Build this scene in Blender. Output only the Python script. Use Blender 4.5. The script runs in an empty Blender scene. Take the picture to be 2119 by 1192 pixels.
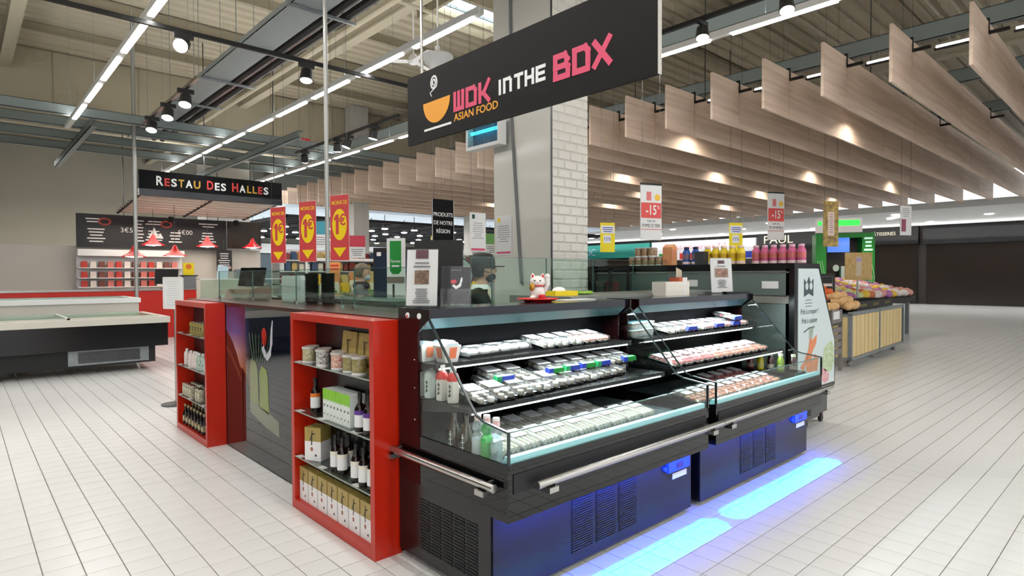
import bpy, math, random
from mathutils import Vector, Matrix, Euler
R = math.radians
PI = math.pi
random.seed(7)
S = bpy.context.scene
COL = S.collection
# ---------------------------------------------------------------- camera
FPX, CAMH = 1251.0, 1.55
yaw, pit, rol = R(47.452), R(1.2335), R(-0.234)
fw = Vector((math.cos(yaw)*math.cos(pit), math.sin(yaw)*math.cos(pit), -math.sin(pit)))
rt0 = Vector((math.sin(yaw), -math.cos(yaw), 0)); up0 = rt0.cross(fw)
rt = rt0*math.cos(rol) + up0*math.sin(rol); up = -rt0*math.sin(rol) + up0*math.cos(rol)
cd = bpy.data.cameras.new('camera'); cam = bpy.data.objects.new('camera', cd); COL.objects.link(cam)
cd.sensor_width = 36; cd.lens = FPX/2119*36; cd.clip_start = .05; cd.clip_end = 300
m = Matrix.Identity(4)
for i in range(3): m[i][0] = rt[i]; m[i][1] = up[i]; m[i][2] = -fw[i]
m[2][3] = CAMH
cam.matrix_world = m
S.camera = cam
# ---------------------------------------------------------------- world, view
w = bpy.data.worlds.new('hall_light'); S.world = w; w.use_nodes = True
w.node_tree.nodes['Background'].inputs[0].default_value = (.97, .985, 1, 1)
w.node_tree.nodes['Background'].inputs[1].default_value = 1.45
S.view_settings.view_transform = 'Standard'; S.view_settings.look = 'None'
S.view_settings.exposure = 0.0; S.view_settings.gamma = 1; S.view_settings.use_curve_mapping = False
S.cycles.max_bounces = 6; S.cycles.diffuse_bounces = 2; S.cycles.glossy_bounces = 2
S.cycles.use_adaptive_sampling = True; S.cycles.adaptive_threshold = .1; S.cycles.adaptive_min_samples = 14
S.cycles.transparent_max_bounces = 10; S.cycles.transmission_bounces = 2
S.cycles.sample_clamp_indirect = 4; S.cycles.caustics_reflective = False; S.cycles.caustics_refractive = False
def area(name, loc, sx, sy, power, col=(1, 1, 1), rot=(0, 0, 0), spread=180):
    l = bpy.data.lights.new(name, 'AREA'); l.shape = 'RECTANGLE'; l.size = sx; l.size_y = sy
    l.energy = power; l.color = col; l.spread = R(spread)
    o = bpy.data.objects.new(name, l); o.location = loc; o.rotation_euler = rot; COL.objects.link(o); return o
def spot(name, loc, to, power, size=50, col=(1, .9, .76), blend=.6):
    l = bpy.data.lights.new(name, 'SPOT'); l.energy = power; l.spot_size = R(size); l.spot_blend = blend; l.color = col; l.shadow_soft_size = .05
    o = bpy.data.objects.new(name, l); o.location = loc
    o.rotation_euler = (Vector(to)-Vector(loc)).to_track_quat('-Z', 'Y').to_euler(); COL.objects.link(o); return o
ZL = 4.75   # height of the tube rows
for x, y0, y1 in ((-3.9, -6, 14), (-1.1, -6, 16), (1.79, -6, 16), (4.74, 5.7, 22.5), (4.74, -6, 1.5), (7.57, -6, 22)):
    area('tube_row_light', (x, (y0+y1)/2, ZL-.09), .07, y1-y0, (y1-y0)*8.8, (1, .995, .99))
    area('tube_row_uplight', (x, (y0+y1)/2, ZL+.09), .07, y1-y0, (y1-y0)*5, (1, .985, .96), (PI, 0, 0))  # added upward fill along the rows, brightens roof and baffles
# ---------------------------------------------------------------- materials
def lin(v):
    v /= 255.0
    return v/12.92 if v <= .04045 else ((v+.055)/1.055)**2.4
def c(r, g, b): return (lin(r), lin(g), lin(b), 1)
MATS = {}
def mat(name, col, rough=.5, metal=0, emit=0, noise=None, bump=None, spec=.5, coat=0, ecol=None, stretch=None, col2=None):
    """noise=(scale, amount) mixes col with col2 (or a darker col); bump=(scale, strength)"""
    if name in MATS: return MATS[name]
    M = bpy.data.materials.new(name); M.use_nodes = True; nt = M.node_tree; b = nt.nodes['Principled BSDF']
    b.inputs['Base Color'].default_value = col; b.inputs['Roughness'].default_value = rough; b.inputs['Metallic'].default_value = metal
    b.inputs['Specular IOR Level'].default_value = spec; b.inputs['Coat Weight'].default_value = coat
    if emit:
        b.inputs['Emission Color'].default_value = ecol or col; b.inputs['Emission Strength'].default_value = emit
    if noise or bump:
        tc = nt.nodes.new('ShaderNodeTexCoord'); mp = nt.nodes.new('ShaderNodeMapping')
        nt.links.new(tc.outputs['Object'], mp.inputs[0])
        if stretch: mp.inputs['Scale'].default_value = stretch
    if noise:
        n = nt.nodes.new('ShaderNodeTexNoise'); n.inputs['Scale'].default_value = noise[0]; n.inputs['Detail'].default_value = 4
        nt.links.new(mp.outputs[0], n.inputs[0])
        rp = nt.nodes.new('ShaderNodeValToRGB'); rp.color_ramp.elements[0].position = .3; rp.color_ramp.elements[1].position = .7
        k = noise[1]; rp.color_ramp.elements[1].color = col
        rp.color_ramp.elements[0].color = col2 or (col[0]*(1-k), col[1]*(1-k), col[2]*(1-k), 1)
        nt.links.new(n.outputs[0], rp.inputs[0]); nt.links.new(rp.outputs[0], b.inputs['Base Color'])
    if bump:
        n = nt.nodes.new('ShaderNodeTexNoise'); n.inputs['Scale'].default_value = bump[0]; n.inputs['Detail'].default_value = 3
        nt.links.new(mp.outputs[0], n.inputs[0])
        bp = nt.nodes.new('ShaderNodeBump'); bp.inputs['Strength'].default_value = bump[1]; bp.inputs['Distance'].default_value = .01
        nt.links.new(n.outputs[0], bp.inputs['Height']); nt.links.new(bp.outputs[0], b.inputs['Normal'])
    MATS[name] = M; return M
def glass(name, tint=(1, 1, 1), refl=.9, body=0, bodycol=(1, 1, 1), base=.04):
    """clear sheet: transparent + fresnel gloss (+ some diffuse body for milky plastics)"""
    if name in MATS: return MATS[name]
    M = bpy.data.materials.new(name); M.use_nodes = True; nt = M.node_tree; N = nt.nodes
    for n in list(N):
        if n.type == 'BSDF_PRINCIPLED': N.remove(n)
    out = N['Material Output']
    t = N.new('ShaderNodeBsdfTransparent'); t.inputs[0].default_value = (*tint, 1)
    g = N.new('ShaderNodeBsdfGlossy'); g.inputs['Roughness'].default_value = .02; g.inputs[0].default_value = (1, 1, 1, 1)
    lw = N.new('ShaderNodeLayerWeight'); lw.inputs[0].default_value = .5
    pw = N.new('ShaderNodeMath'); pw.operation = 'POWER'; pw.inputs[1].default_value = 4; nt.links.new(lw.outputs['Facing'], pw.inputs[0])
    mm = N.new('ShaderNodeMath'); mm.operation = 'MULTIPLY_ADD'; mm.inputs[1].default_value = refl; mm.inputs[2].default_value = base
    nt.links.new(pw.outputs[0], mm.inputs[0])
    mx = N.new('ShaderNodeMixShader'); nt.links.new(mm.outputs[0], mx.inputs[0]); nt.links.new(g.outputs[0], mx.inputs[2])
    if body:
        d = N.new('ShaderNodeBsdfDiffuse'); d.inputs[0].default_value = (*bodycol, 1)
        m2 = N.new('ShaderNodeMixShader'); m2.inputs[0].default_value = body
        nt.links.new(t.outputs[0], m2.inputs[1]); nt.links.new(d.outputs[0], m2.inputs[2]); nt.links.new(m2.outputs[0], mx.inputs[1])
    else: nt.links.new(t.outputs[0], mx.inputs[1])
    nt.links.new(mx.outputs[0], out.inputs[0]); MATS[name] = M; return M
# ---------------------------------------------------------------- mesh builder
class MB:
    def __init__(s): s.v = []; s.f = []; s.mi = []
    def add(s, vs, fs, mi=0, T=None):
        n = len(s.v)
        s.v += [tuple(T @ Vector(p)) for p in vs] if T is not None else list(vs)
        for f in fs: s.f.append([i+n for i in f]); s.mi.append(mi)
        return s
    def box(s, x0, x1, y0, y1, z0, z1, mi=0, T=None):
        return s.add([(x0,y0,z0),(x1,y0,z0),(x1,y1,z0),(x0,y1,z0),(x0,y0,z1),(x1,y0,z1),(x1,y1,z1),(x0,y1,z1)],
                     [(3,2,1,0),(4,5,6,7),(0,1,5,4),(1,2,6,5),(2,3,7,6),(3,0,4,7)], mi, T)
    def prism(s, poly, axis, a, b, mi=0, T=None):
        """poly of 2d points; axis 'x': (y,z), 'y': (x,z), 'z': (x,y)"""
        n = len(poly)
        def P(p, q): return (q, p[0], p[1]) if axis == 'x' else ((p[0], q, p[1]) if axis == 'y' else (p[0], p[1], q))
        vs = [P(p, a) for p in poly]+[P(p, b) for p in poly]
        fs = [list(range(n))[::-1], list(range(n, 2*n))]+[(i, (i+1) % n, n+(i+1) % n, n+i) for i in range(n)]
        return s.add(vs, fs, mi, T)
    def lathe(s, prof, n=14, at=(0, 0, 0), mi=0, T=None, cap=True):
        """prof: (r, z) from bottom to top"""
        vs = []; fs = []
        for r, z in prof:
            for k in range(n):
                a = 2*PI*k/n; vs.append((at[0]+r*math.cos(a), at[1]+r*math.sin(a), at[2]+z))
        for i in range(len(prof)-1):
            for k in range(n): fs.append((i*n+k, i*n+(k+1) % n, (i+1)*n+(k+1) % n, (i+1)*n+k))
        if cap:
            fs.append(list(range(n))[::-1]); fs.append([(len(prof)-1)*n+k for k in range(n)])
        return s.add(vs, fs, mi, T)
    def tube(s, pts, r, n=8, mi=0, T=None):
        pts = [Vector(p) for p in pts]; vs = []; fs = []
        rs = r if isinstance(r, (list, tuple)) else [r]*len(pts)
        for i, p in enumerate(pts):
            d = (pts[min(i+1, len(pts)-1)]-pts[max(i-1, 0)]).normalized()
            u = d.cross(Vector((0, 0, 1))) if abs(d.z) < .95 else d.cross(Vector((0, 1, 0)))
            u.normalize(); v = d.cross(u)
            for k in range(n):
                a = 2*PI*k/n; vs.append(tuple(p+(u*math.cos(a)+v*math.sin(a))*rs[i]))
        for i in range(len(pts)-1):
            for k in range(n): fs.append((i*n+k, i*n+(k+1) % n, (i+1)*n+(k+1) % n, (i+1)*n+k))
        fs.append(list(range(n))[::-1]); fs.append([(len(pts)-1)*n+k for k in range(n)])
        return s.add(vs, fs, mi, T)
    def ball(s, at, rx, ry=None, rz=None, n=12, m=8, mi=0, T=None):
        ry = ry or rx; rz = rz or rx
        prof = [(math.sin(PI*i/m), -math.cos(PI*i/m)) for i in range(m+1)]
        prof[0] = (.02, -1); prof[-1] = (.02, 1)
        vs = []; fs = []
        for r, z in prof:
            for k in range(n):
                a = 2*PI*k/n; vs.append((at[0]+rx*r*math.cos(a), at[1]+ry*r*math.sin(a), at[2]+rz*z))
        for i in range(m):
            for k in range(n): fs.append((i*n+k, i*n+(k+1) % n, (i+1)*n+(k+1) % n, (i+1)*n+k))
        fs.append(list(range(n))[::-1]); fs.append([m*n+k for k in range(n)])
        return s.add(vs, fs, mi, T)
def obj(name, mb, mats, parent=None, smooth=False, loc=None, rot=None, label=None, kind=None):
    me = bpy.data.meshes.new(name); me.from_pydata(mb.v, [], mb.f)
    mats = mats if isinstance(mats, (list, tuple)) else [mats]
    for q in mats: me.materials.append(q)
    if len(mats) > 1: me.polygons.foreach_set('material_index', mb.mi)
    if smooth: me.shade_smooth(); me.set_sharp_from_angle(angle=R(38))
    me.update()
    o = bpy.data.objects.new(name, me); COL.objects.link(o)
    if parent: o.parent = parent
    if loc: o.location = loc
    if rot: o.rotation_euler = rot
    if label: o['label'] = label
    if kind: o['kind'] = kind
    return o
def thing(name, label, cat, loc=(0, 0, 0), rz=0, group=None):
    o = bpy.data.objects.new(name, None); COL.objects.link(o); o.location = loc; o.rotation_euler = (0, 0, rz)
    o['label'] = label; o['category'] = cat
    if group: o['group'] = group
    return o
def tag(o, label, cat, group=None):
    o['label'] = label; o['category'] = cat
    if group: o['group'] = group
    return o
def struct(name, mb, mats, parent=None, smooth=False, loc=None):
    o = obj(name, mb, mats, parent, smooth, loc); o['kind'] = 'structure'; return o
def dup(root, loc, rz=0, label=None, group=None):
    KEEP = root.children
    r = root.copy(); COL.objects.link(r); r.location = loc; r.rotation_euler = (0, 0, rz)
    if label: r['label'] = label
    if group: r['group'] = group
    for ch in KEEP:
        k = ch.copy(); COL.objects.link(k); k.parent = r
        for g in ch.children:
            d = g.copy(); COL.objects.link(d); d.parent = k
    return r
def inst(first, parent, loc, rot=None):
    o = first.copy(); COL.objects.link(o); o.parent = parent; o.location = loc
    if rot: o.rotation_euler = rot
    return o
ORD = ['', 'first', 'second', 'third', 'fourth', 'fifth', 'sixth', 'seventh', 'eighth', 'ninth', 'tenth', 'eleventh', 'twelfth', 'thirteenth', 'fourteenth', 'fifteenth', 'sixteenth']
def ordn(k):
    if k < len(ORD): return ORD[k]
    return f"{k}{'st' if k % 10 == 1 and k != 11 else 'nd' if k % 10 == 2 and k != 12 else 'rd' if k % 10 == 3 and k != 13 else 'th'}"
def text(s, h, mt, parent, x, y, z, name='lettering', ext=.0015, bold=0, width=None, align='CENTER', rot=(PI/2, 0, 0), spacing=1, shear=0):
    """flat lettering, cap height h, facing -y of its parent"""
    cu = bpy.data.curves.new('t', 'FONT'); cu.body = s; cu.align_x = align; cu.align_y = 'CENTER'; cu.size = h/.69
    cu.extrude = ext; cu.offset = bold*h; cu.space_character = spacing; cu.space_line = .95; cu.resolution_u = 3; cu.shear = shear
    o = bpy.data.objects.new('t', cu); COL.objects.link(o)
    r = bpy.data.objects.new(name, bpy.data.meshes.new(name)); COL.objects.link(r); r.parent = parent; r.location = (x, y, z); r.rotation_euler = rot
    TEXTS.append((o, r, mt, width)); return r
TEXTS = []
def bake_texts():
    dg = bpy.context.evaluated_depsgraph_get(); dg.update()
    for o, r, mt, width in TEXTS:
        me = bpy.data.meshes.new_from_object(o.evaluated_get(dg))
        if width and len(me.vertices):
            xs = [v.co.x for v in me.vertices]; k = width/(max(xs)-min(xs))
            for v in me.vertices: v.co.x *= k
        me.materials.clear(); me.materials.append(mt); r.data = me
    for o, r, mt, width in TEXTS:
        cu = o.data; bpy.data.objects.remove(o); bpy.data.curves.remove(cu)
def poly(name, pts, mt, parent, y, th=.003, smooth=False):
    """flat printed shape in the local x-z plane facing -y"""
    return obj(name, MB().prism(pts, 'y', y-th, y), mt, parent, smooth)
def circ(cx, cz, r, n=20, rz=None): return [(cx+r*math.cos(2*PI*k/n), cz+(rz or r)*math.sin(2*PI*k/n)) for k in range(n)]
def lines(mb, x0, x1, z, h, n, gap, y, seed=0, mi=0):
    """n rows of small print"""
    rr = random.Random(seed)
    for k in range(n):
        a = (x1-x0)*rr.uniform(.55, 1)/2; m_ = (x0+x1)/2
        mb.box(m_-a, m_+a, y-.0012, y, z-k*gap-h, z-k*gap, mi)
    return mb
# ---------------------------------------------------------------- palette
TILE = mat('floor_tile', c(228, 228, 226), .28, noise=(1.3, .07), bump=(60, .03))
GROUT = mat('grout', c(112, 108, 100), .8)
BLACKG = mat('black_gloss', c(10, 10, 11), .02, spec=.5)
BLACKP = mat('black_panel', c(17, 17, 18), .22)
BLACKM = mat('black_matte', c(20, 20, 21), .55)
STEEL = mat('brushed_steel', c(190, 188, 184), .25, 1)
DSTEEL = mat('dark_steel', c(96, 98, 100), .35, .9)
GALV = mat('galvanised', c(158, 164, 166), .45, .6, noise=(9, .18))
WHITEP = mat('white_plastic', c(236, 236, 234), .4)
PAPER = mat('paper', c(232, 232, 230), .7)
GREYP = mat('grey_print', c(120, 120, 122), .7)
INK = mat('ink', c(30, 30, 32), .6)
REDL = mat('red_lacquer', c(190, 33, 8), .28, coat=.1)
RED = mat('red_print', c(206, 44, 40), .5)
YEL = mat('yellow_print', c(245, 214, 20), .5)
WHITE = mat('white_print', c(240, 240, 238), .5)
GREEN = mat('green_print', c(20, 140, 52), .5)
BLUE = mat('blue_print', c(28, 56, 168), .45)
PINK = mat('pink_print', c(214, 84, 116), .5)
ORANGE = mat('orange_print', c(240, 160, 42), .5)
GLASS = glass('clear_glass', (.95, .98, .97), refl=.3, base=.03)
GLASSG = glass('green_edge_glass', (.84, .93, .89), refl=.3, base=.018)
GLASSE = mat('glass_edge', c(84, 116, 110), .15)
ACRYL = glass('acrylic', (.97, .97, .97), base=.02, body=.02, refl=.4)
TUBEM = mat('lit_tube', (1, .97, .92, 1), emit=9, ecol=(1, .98, .95, 1))
LENS = mat('lit_lens', (1, .93, .82, 1), emit=14, ecol=(1, .93, .82, 1))
BEIGE = mat('roof_beige', c(206, 196, 172), .7, noise=(.8, .08))
BEIGED = mat('purlin_beige', c(176, 166, 142), .6)
STEELB = mat('grey_beam', c(132, 142, 142), .5, .2)
def wood_mat(name, a, b, sc=(.35, 3, 9)):
    M = mat(name, a, .5, noise=(1.6, .3), stretch=sc, col2=b); nt = M.node_tree
    oi = nt.nodes.new('ShaderNodeObjectInfo'); mp = [n for n in nt.nodes if n.type == 'MAPPING'][0]
    vm = nt.nodes.new('ShaderNodeVectorMath'); vm.operation = 'SCALE'; vm.inputs['Scale'].default_value = 37
    cb = nt.nodes.new('ShaderNodeCombineXYZ')
    for k in range(3): nt.links.new(oi.outputs['Random'], cb.inputs[k])
    nt.links.new(cb.outputs[0], vm.inputs[0]); nt.links.new(vm.outputs[0], mp.inputs['Location'])
    return M
WOODB = wood_mat('baffle_wood', c(246, 222, 201), c(220, 194, 173))
WOODS = wood_mat('slat_wood', c(236, 220, 204), c(214, 194, 176))
PINE = wood_mat('pine_board', c(236, 212, 156), c(222, 194, 132), (9, 3, .6))
CRATEW = mat('crate_grey_wood', c(134, 128, 122), .7, noise=(6, .2))
# ---------------------------------------------------------------- floor
T0 = .1675; TX, TY = 1.4745, 1.955; G = .0045
def inside_island(x, y): return 1.9 < x < 5.3 and 2.3 < y < 6.6
fl = struct('floor', MB().box(-45, 75, -30, 75, -.12, -.003), GROUT)
def tile_mb(): 
    h = T0/2-G/2; q = h-.002
    return MB().add([(-h,-h,-.004),(h,-h,-.004),(h,h,-.004),(-h,h,-.004),(-h,-h,-.0012),(h,-h,-.0012),(h,h,-.0012),(-h,h,-.0012),(-q,-q,0),(q,-q,0),(q,q,0),(-q,q,0)],
                    [(0,1,5,4),(1,2,6,5),(2,3,7,6),(3,0,4,7),(4,5,9,8),(5,6,10,9),(6,7,11,10),(7,4,8,11),(8,9,10,11)])
near = []; rest = []
for i in range(-60, 110):
    for j in range(-24, 105):
        x, y = TX+(i+.5)*T0, TY+(j+.5)*T0
        if inside_island(x, y): continue
        v = Vector((x, y, -CAMH)); D = v.dot(fw)
        if D < .4: rest.append((x, y)); continue
        px, py = 1059.5+FPX*v.dot(rt)/D, 596-FPX*v.dot(up)/D
        if -20 < px < 2140 and py < 1235: near.append((D, x, y))
        else: rest.append((x, y))
near.sort()
t0 = None
for D, x, y in near[:300]:
    if t0 is None:
        t0 = obj('tile', tile_mb(), TILE, fl, loc=(x, y, 0))
    else: inst(t0, fl, (x, y, 0))
mb = MB(); base = tile_mb()
for x, y in [(a, b) for _, a, b in near[300:]]+rest:
    n = len(mb.v); mb.v += [(a+x, b+y, e) for a, b, e in base.v[4:]]
    mb.f += [[i-4+n for i in f] for f in base.f[4:]]; mb.mi += [0]*5
obj('tile_field', mb, TILE, fl, kind='stuff')
far = MB()
x0, x1, y0, y1 = TX-60*T0, TX+110*T0, TY-24*T0, TY+105*T0
far.box(-45, 75, y1, 75, -.004, 0).box(-45, 75, -30, y0, -.004, 0).box(-45, x0, y0, y1, -.004, 0).box(x1, 75, y0, y1, -.004, 0)
fm = mat('far_tile', c(226, 222, 212), .28); nt = fm.node_tree
br = nt.nodes.new('ShaderNodeTexBrick'); br.offset = 0; br.inputs['Scale'].default_value = 1/T0*.5
br.inputs['Color1'].default_value = br.inputs['Color2'].default_value = c(228, 228, 226); br.inputs['Mortar'].default_value = c(140, 136, 128)
br.inputs['Mortar Size'].default_value = .012; br.inputs['Row Height'].default_value = .5; br.inputs['Brick Width'].default_value = .5
tc = nt.nodes.new('ShaderNodeTexCoord'); nt.links.new(tc.outputs['Object'], br.inputs[0]); nt.links.new(br.outputs[0], nt.nodes['Principled BSDF'].inputs[0])
obj('tile_surround', far, fm, fl)
# ---------------------------------------------------------------- roof, walls
ZR = 7.6
mb = MB(); n = 0; y = -8.0
while y < 34:   # trapezoid roof sheet, ridges along x
    mb.add([(-20, y, ZR), (45, y, ZR), (45, y+.2, ZR), (-20, y+.2, ZR), (45, y+.24, ZR+.07), (-20, y+.24, ZR+.07), (45, y+.34, ZR+.07), (-20, y+.34, ZR+.07), (45, y+.38, ZR), (-20, y+.38, ZR)],
           [(3, 2, 1, 0), (5, 4, 2, 3), (7, 6, 4, 5), (9, 8, 6, 7)])
    y += .38
HOLE = (7.7, 9.5, 10.0, 11.3)
ceil = struct('ceiling', mb, BEIGE)
# skylight set under the roof sheet, with curb and crossbars
sk = struct('window_1', MB().box(HOLE[0], HOLE[1], HOLE[2], HOLE[3], ZR-.06, ZR-.04), mat('daylight_pane', c(235, 244, 255), emit=5, ecol=(.86, .94, 1, 1)))
mb = MB(); a, b, e, d = HOLE
for u in (a-.08, b): mb.box(u, u+.08, e-.08, d+.08, ZR-.35, ZR)
for u in (e-.08, d): mb.box(a, b, u, u+.08, ZR-.35, ZR)
obj('window_frame', mb, BEIGED, sk)
for u in (10.42, 10.86): obj('glazing_bar', MB().box(a, b, u-.02, u+.02, ZR-.12, ZR-.06), STEELB, sk)
# purlins along x, girders along y, deep beam
for k, y in enumerate([1.5+2.4*i for i in range(-2, 14)]):
    mb = MB().box(-20, 45, y-.06, y+.06, ZR-.02, ZR).box(-20, 45, y-.01, y+.01, ZR-.2, ZR-.02).box(-20, 45, y-.06, y+.06, ZR-.22, ZR-.2)
    struct(f'trim_{k+1}', mb, BEIGED)
for k, x in enumerate((-4.5, 1.0, 6.9, 12.6, 18.5)):
    mb = MB().box(x-.12, x+.12, -8, 34, ZR-.62, ZR-.57).box(x-.12, x+.12, -8, 34, ZR-.26, ZR-.22).box(x-.015, x+.015, -8, 34, ZR-.57, ZR-.26)
    struct(f'trim_{k+20}', mb, BEIGE)
struct('trim_30', MB().box(-20, 45, 20.4, 20.8, 5.6, ZR), mat('bulkhead', c(198, 188, 162), .7, noise=(.4, .06)))
mb = MB()
for x in range(-16, 44, 2): mb.box(x-.01, x+.01, 20.385, 20.4, 5.6, ZR)
obj('panel_joint', mb, BEIGED, bpy.data.objects['trim_30'])
WALLM = mat('far_wall', c(188, 182, 166), .8, noise=(.5, .08))
struct('wall_back', MB().box(-20, 45, 33.6, 34, 0, ZR), WALLM)
struct('wall_left', MB().box(-20.4, -20, -8, 34, 0, ZR), WALLM)
# ---------------------------------------------------------------- steel grid below the roof
def beam_x(k, y, z, x0, x1, h=.2):
    struct(f'trim_{k}', MB().box(x0, x1, y-.06, y+.06, z-.01, z).box(x0, x1, y-.06, y-.045, z-h, z).box(x0, x1, y-.06, y+.06, z-h, z-h+.01), STEELB)
def beam_y(k, x, z, y0, y1, h=.2):
    struct(f'trim_{k}', MB().box(x-.06, x+.06, y0, y1, z-.01, z).box(x-.06, x-.045, y0, y1, z-h, z).box(x-.06, x+.06, y0, y1, z-h, z-h+.01), STEELB)
for k, (y, z) in enumerate(((15.5, 5.1), (16.7, 5.1), (18.2, 5.1), (19.7, 5.1))): beam_x(40+k, y, z, -14, 22, .2)
for k, x in enumerate((8.6, 11.4, 14.4, 17.6)): beam_y(50+k, x, 5.5, -4, 22, .26)
beam_y(58, 2.2, 4.9, 15.5, 22, .16); beam_y(59, 5.9, 4.9, 13.6, 22, .16)
# cable tray with two black pipes beside it
ct = thing('cable_tray', 'wide perforated galvanised cable tray with black pipes slung under the roof', 'cable tray', (3.6, 12, 5.2))
PERF = mat('perforated_zinc', c(176, 184, 186), .45, .3, noise=(70, .5))
obj('tray', MB().box(-.25, .25, -9, 6.5, 0, .008).box(-.25, -.24, -9, 6.5, 0, .09).box(.24, .25, -9, 6.5, 0, .09), PERF, ct)
for x in (.36, .56): obj('pipe', MB().tube([(x, -9, .06), (x, 6.5, .06)], .075), BLACKM, ct, True)
obj('conduit', MB().tube([(.46, -9, .05), (.46, 6.5, .05)], .018), STEEL, ct, True)
for y in range(-8, 5, 2): obj('hanger', MB().box(-.3, .7, y-.02, y+.02, -.05, -.01).box(-.3, -.29, y-.005, y+.005, -.05, 2.3).box(.69, .7, y-.005, y+.005, -.05, 2.3), GALV, ct)
tag(obj('white_pipe', MB().tube([(5.55, 0, 6.2), (5.55, 22, 6.2)], .05), BEIGE, smooth=True), 'pale round pipe running straight beneath the roof beside the cable tray', 'pipe')
tag(obj('sprinkler_pipe', MB().tube([(-8, 9.3, 6.4), (9, 9.3, 6.4)], .035), BEIGE, smooth=True), 'thin pale sprinkler pipe crossing under the beige roof above the black spotlight track', 'pipe')
# ---------------------------------------------------------------- linear lamp rows
def lamp_row(x, y0, y1, label, phase=0):
    t = thing('linear_lamp', label, 'ceiling lamp', (x, y0, ZL))
    L = y1-y0
    obj('housing', MB().prism([(-.045, -.03), (.045, -.03), (.05, .05), (-.05, .05)], 'y', 0, L), WHITEP, t)
    n = int(L/1.62); tb = None
    for k in range(n):
        y = .15+phase+k*1.62
        if y+1.3 > L: break
        if tb is None: tb = obj('tube', MB().box(-.035, .035, 0, 1.3, -.05, -.03), TUBEM, t, loc=(0, y, 0))
        else: inst(tb, t, (0, y, 0))
    wi = None
    for k in range(int(L/3)+1):
        if wi is None: wi = obj('hanging_wire', MB().box(-.002, .002, -.002, .002, .05, ZR-ZL), GALV, t, loc=(0, .5, 0))
        else: inst(wi, t, (0, .5+3*k, 0))
lamp_row(-1.1, -6, 16, 'tube lamp row nearest the left end of the hall')
lamp_row(1.79, -6, 16, 'tube lamp row passing above the freezer chest, crossing the black track')
lamp_row(4.74, 5.7, 22.5, 'tube lamp row with a blunt end beside the white bell lamp')
lamp_row(7.57, -6, 22, 'tube lamp row continuing on both sides of the large dark hanging sign', .4)
# ---------------------------------------------------------------- spotlight tracks
SPM = mat('spot_black', c(30, 30, 31), .4)
def spot_head(tilt, az, s=1):
    """body + lens meshes of a track head, hanging from (0,0,0)"""
    T = Matrix.Rotation(az, 4, 'Z') @ Matrix.Rotation(tilt, 4, 'Y')
    b = MB().box(-.09*s, .09*s, -.02*s, .02*s, -.05*s, 0).box(-.012*s, .012*s, -.012*s, .012*s, -.1*s, -.04*s)
    D = Matrix.Translation((0, 0, -.1*s)) @ T
    b.lathe([(.04*s, .035*s), (.062*s, .02*s), (.075*s, -.10*s), (.07*s, -.105*s)][::-1], 16, T=D)
    l = MB().lathe([(.055*s, -.116*s), (.067*s, -.106*s)], 16, T=D)
    return b, l
def track(label, cat, p0, p1, heads, m_, zt=4.6, s=1):
    t = thing('spotlight_track', label, cat, (p0[0], p0[1], zt))
    d = Vector((p1[0]-p0[0], p1[1]-p0[1], 0)); L = d.length; d.normalize()
    az = math.atan2(d.y, d.x)
    obj('rail', MB().box(0, L, -.025, .025, 0, .05), m_, t, rot=(0, 0, az))
    for k in range(int(L/2)+1): obj('hanging_wire', MB().box(-.002, .002, -.002, .002, .05, ZR-zt), GALV, t, loc=tuple(d*(k*2+.2)))
    for u, ti, a in heads:
        b, l = spot_head(ti, a, s); h = obj('spotlight', b, SPM, t, True, loc=tuple(d*u)); obj('lens', l, LENS, h)
    return t
track('long black spotlight track crossing in front of the tube lamps', 'spotlight track', (-4, 8.43), (6.4, 8.43), [(6.15, R(58), R(58)), (7.75, R(12), R(50)), (2.2, .3, 2), (9.9, .3, 1)], BLACKM, s=1.25)
track('short silver spotlight track with three lamps near the cable tray', 'spotlight track', (2.8, 10.2), (2.8, 14.0), [(.7, R(22), R(60)), (1.8, R(22), R(60)), (3.0, R(22), R(60))], STEEL, s=1.35)
track('black spotlight track behind the tall thin pole', 'spotlight track', (6.2, 9.9), (6.2, 14.6), [(.9, R(15), R(-60)), (2.0, R(20), R(-40)), (2.5, R(20), R(-120)), (4.2, R(30), R(-120))], BLACKM, 4.55, 1.3)
track('black spotlight track with two lamps above the wooden baffles', 'spotlight track', (6.66, .5), (6.66, 6.5), [(2.35, R(20), R(35)), (3.35, R(16), R(35))], BLACKM, s=1.1)
# white bell lamp and small ceiling fan
t = thing('bell_lamp', 'white bell-shaped industrial lamp hanging behind the end of a tube lamp', 'pendant lamp', (5.35, 7.45, 4.62))
obj('shade', MB().lathe([(.1, 0), (.13, .05), (.2, .1), (.235, .2), (.23, .205), (.1, .25), (.04, .28), (.035, .35), (.02, .36)], 24, cap=False), WHITEP, t, True)
obj('diffuser', MB().lathe([(.09, .02), (.17, .12)], 20), mat('bell_glow', c(250, 246, 238), emit=1.2), t, True)
obj('stem', MB().tube([(0, 0, .36), (0, 0, ZR-4.62)], .012), WHITEP, t)
t = thing('ceiling_fan', 'pale three-bladed ceiling fan under the roof beside the bell lamp', 'fan', (7.0, 10.6, 5.9))
obj('motor', MB().lathe([(.08, 0), (.12, .05), (.1, .14), (.04, .2)], 14), WHITEP, t, True)
obj('rod', MB().tube([(0, 0, .2), (0, 0, 1.7)], .015), WHITEP, t)
for k in range(3): obj('blade', MB().box(.1, .75, -.07, .07, .05, .06), WHITEP, t, rot=(R(8), 0, k*2*PI/3+.4))
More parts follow.
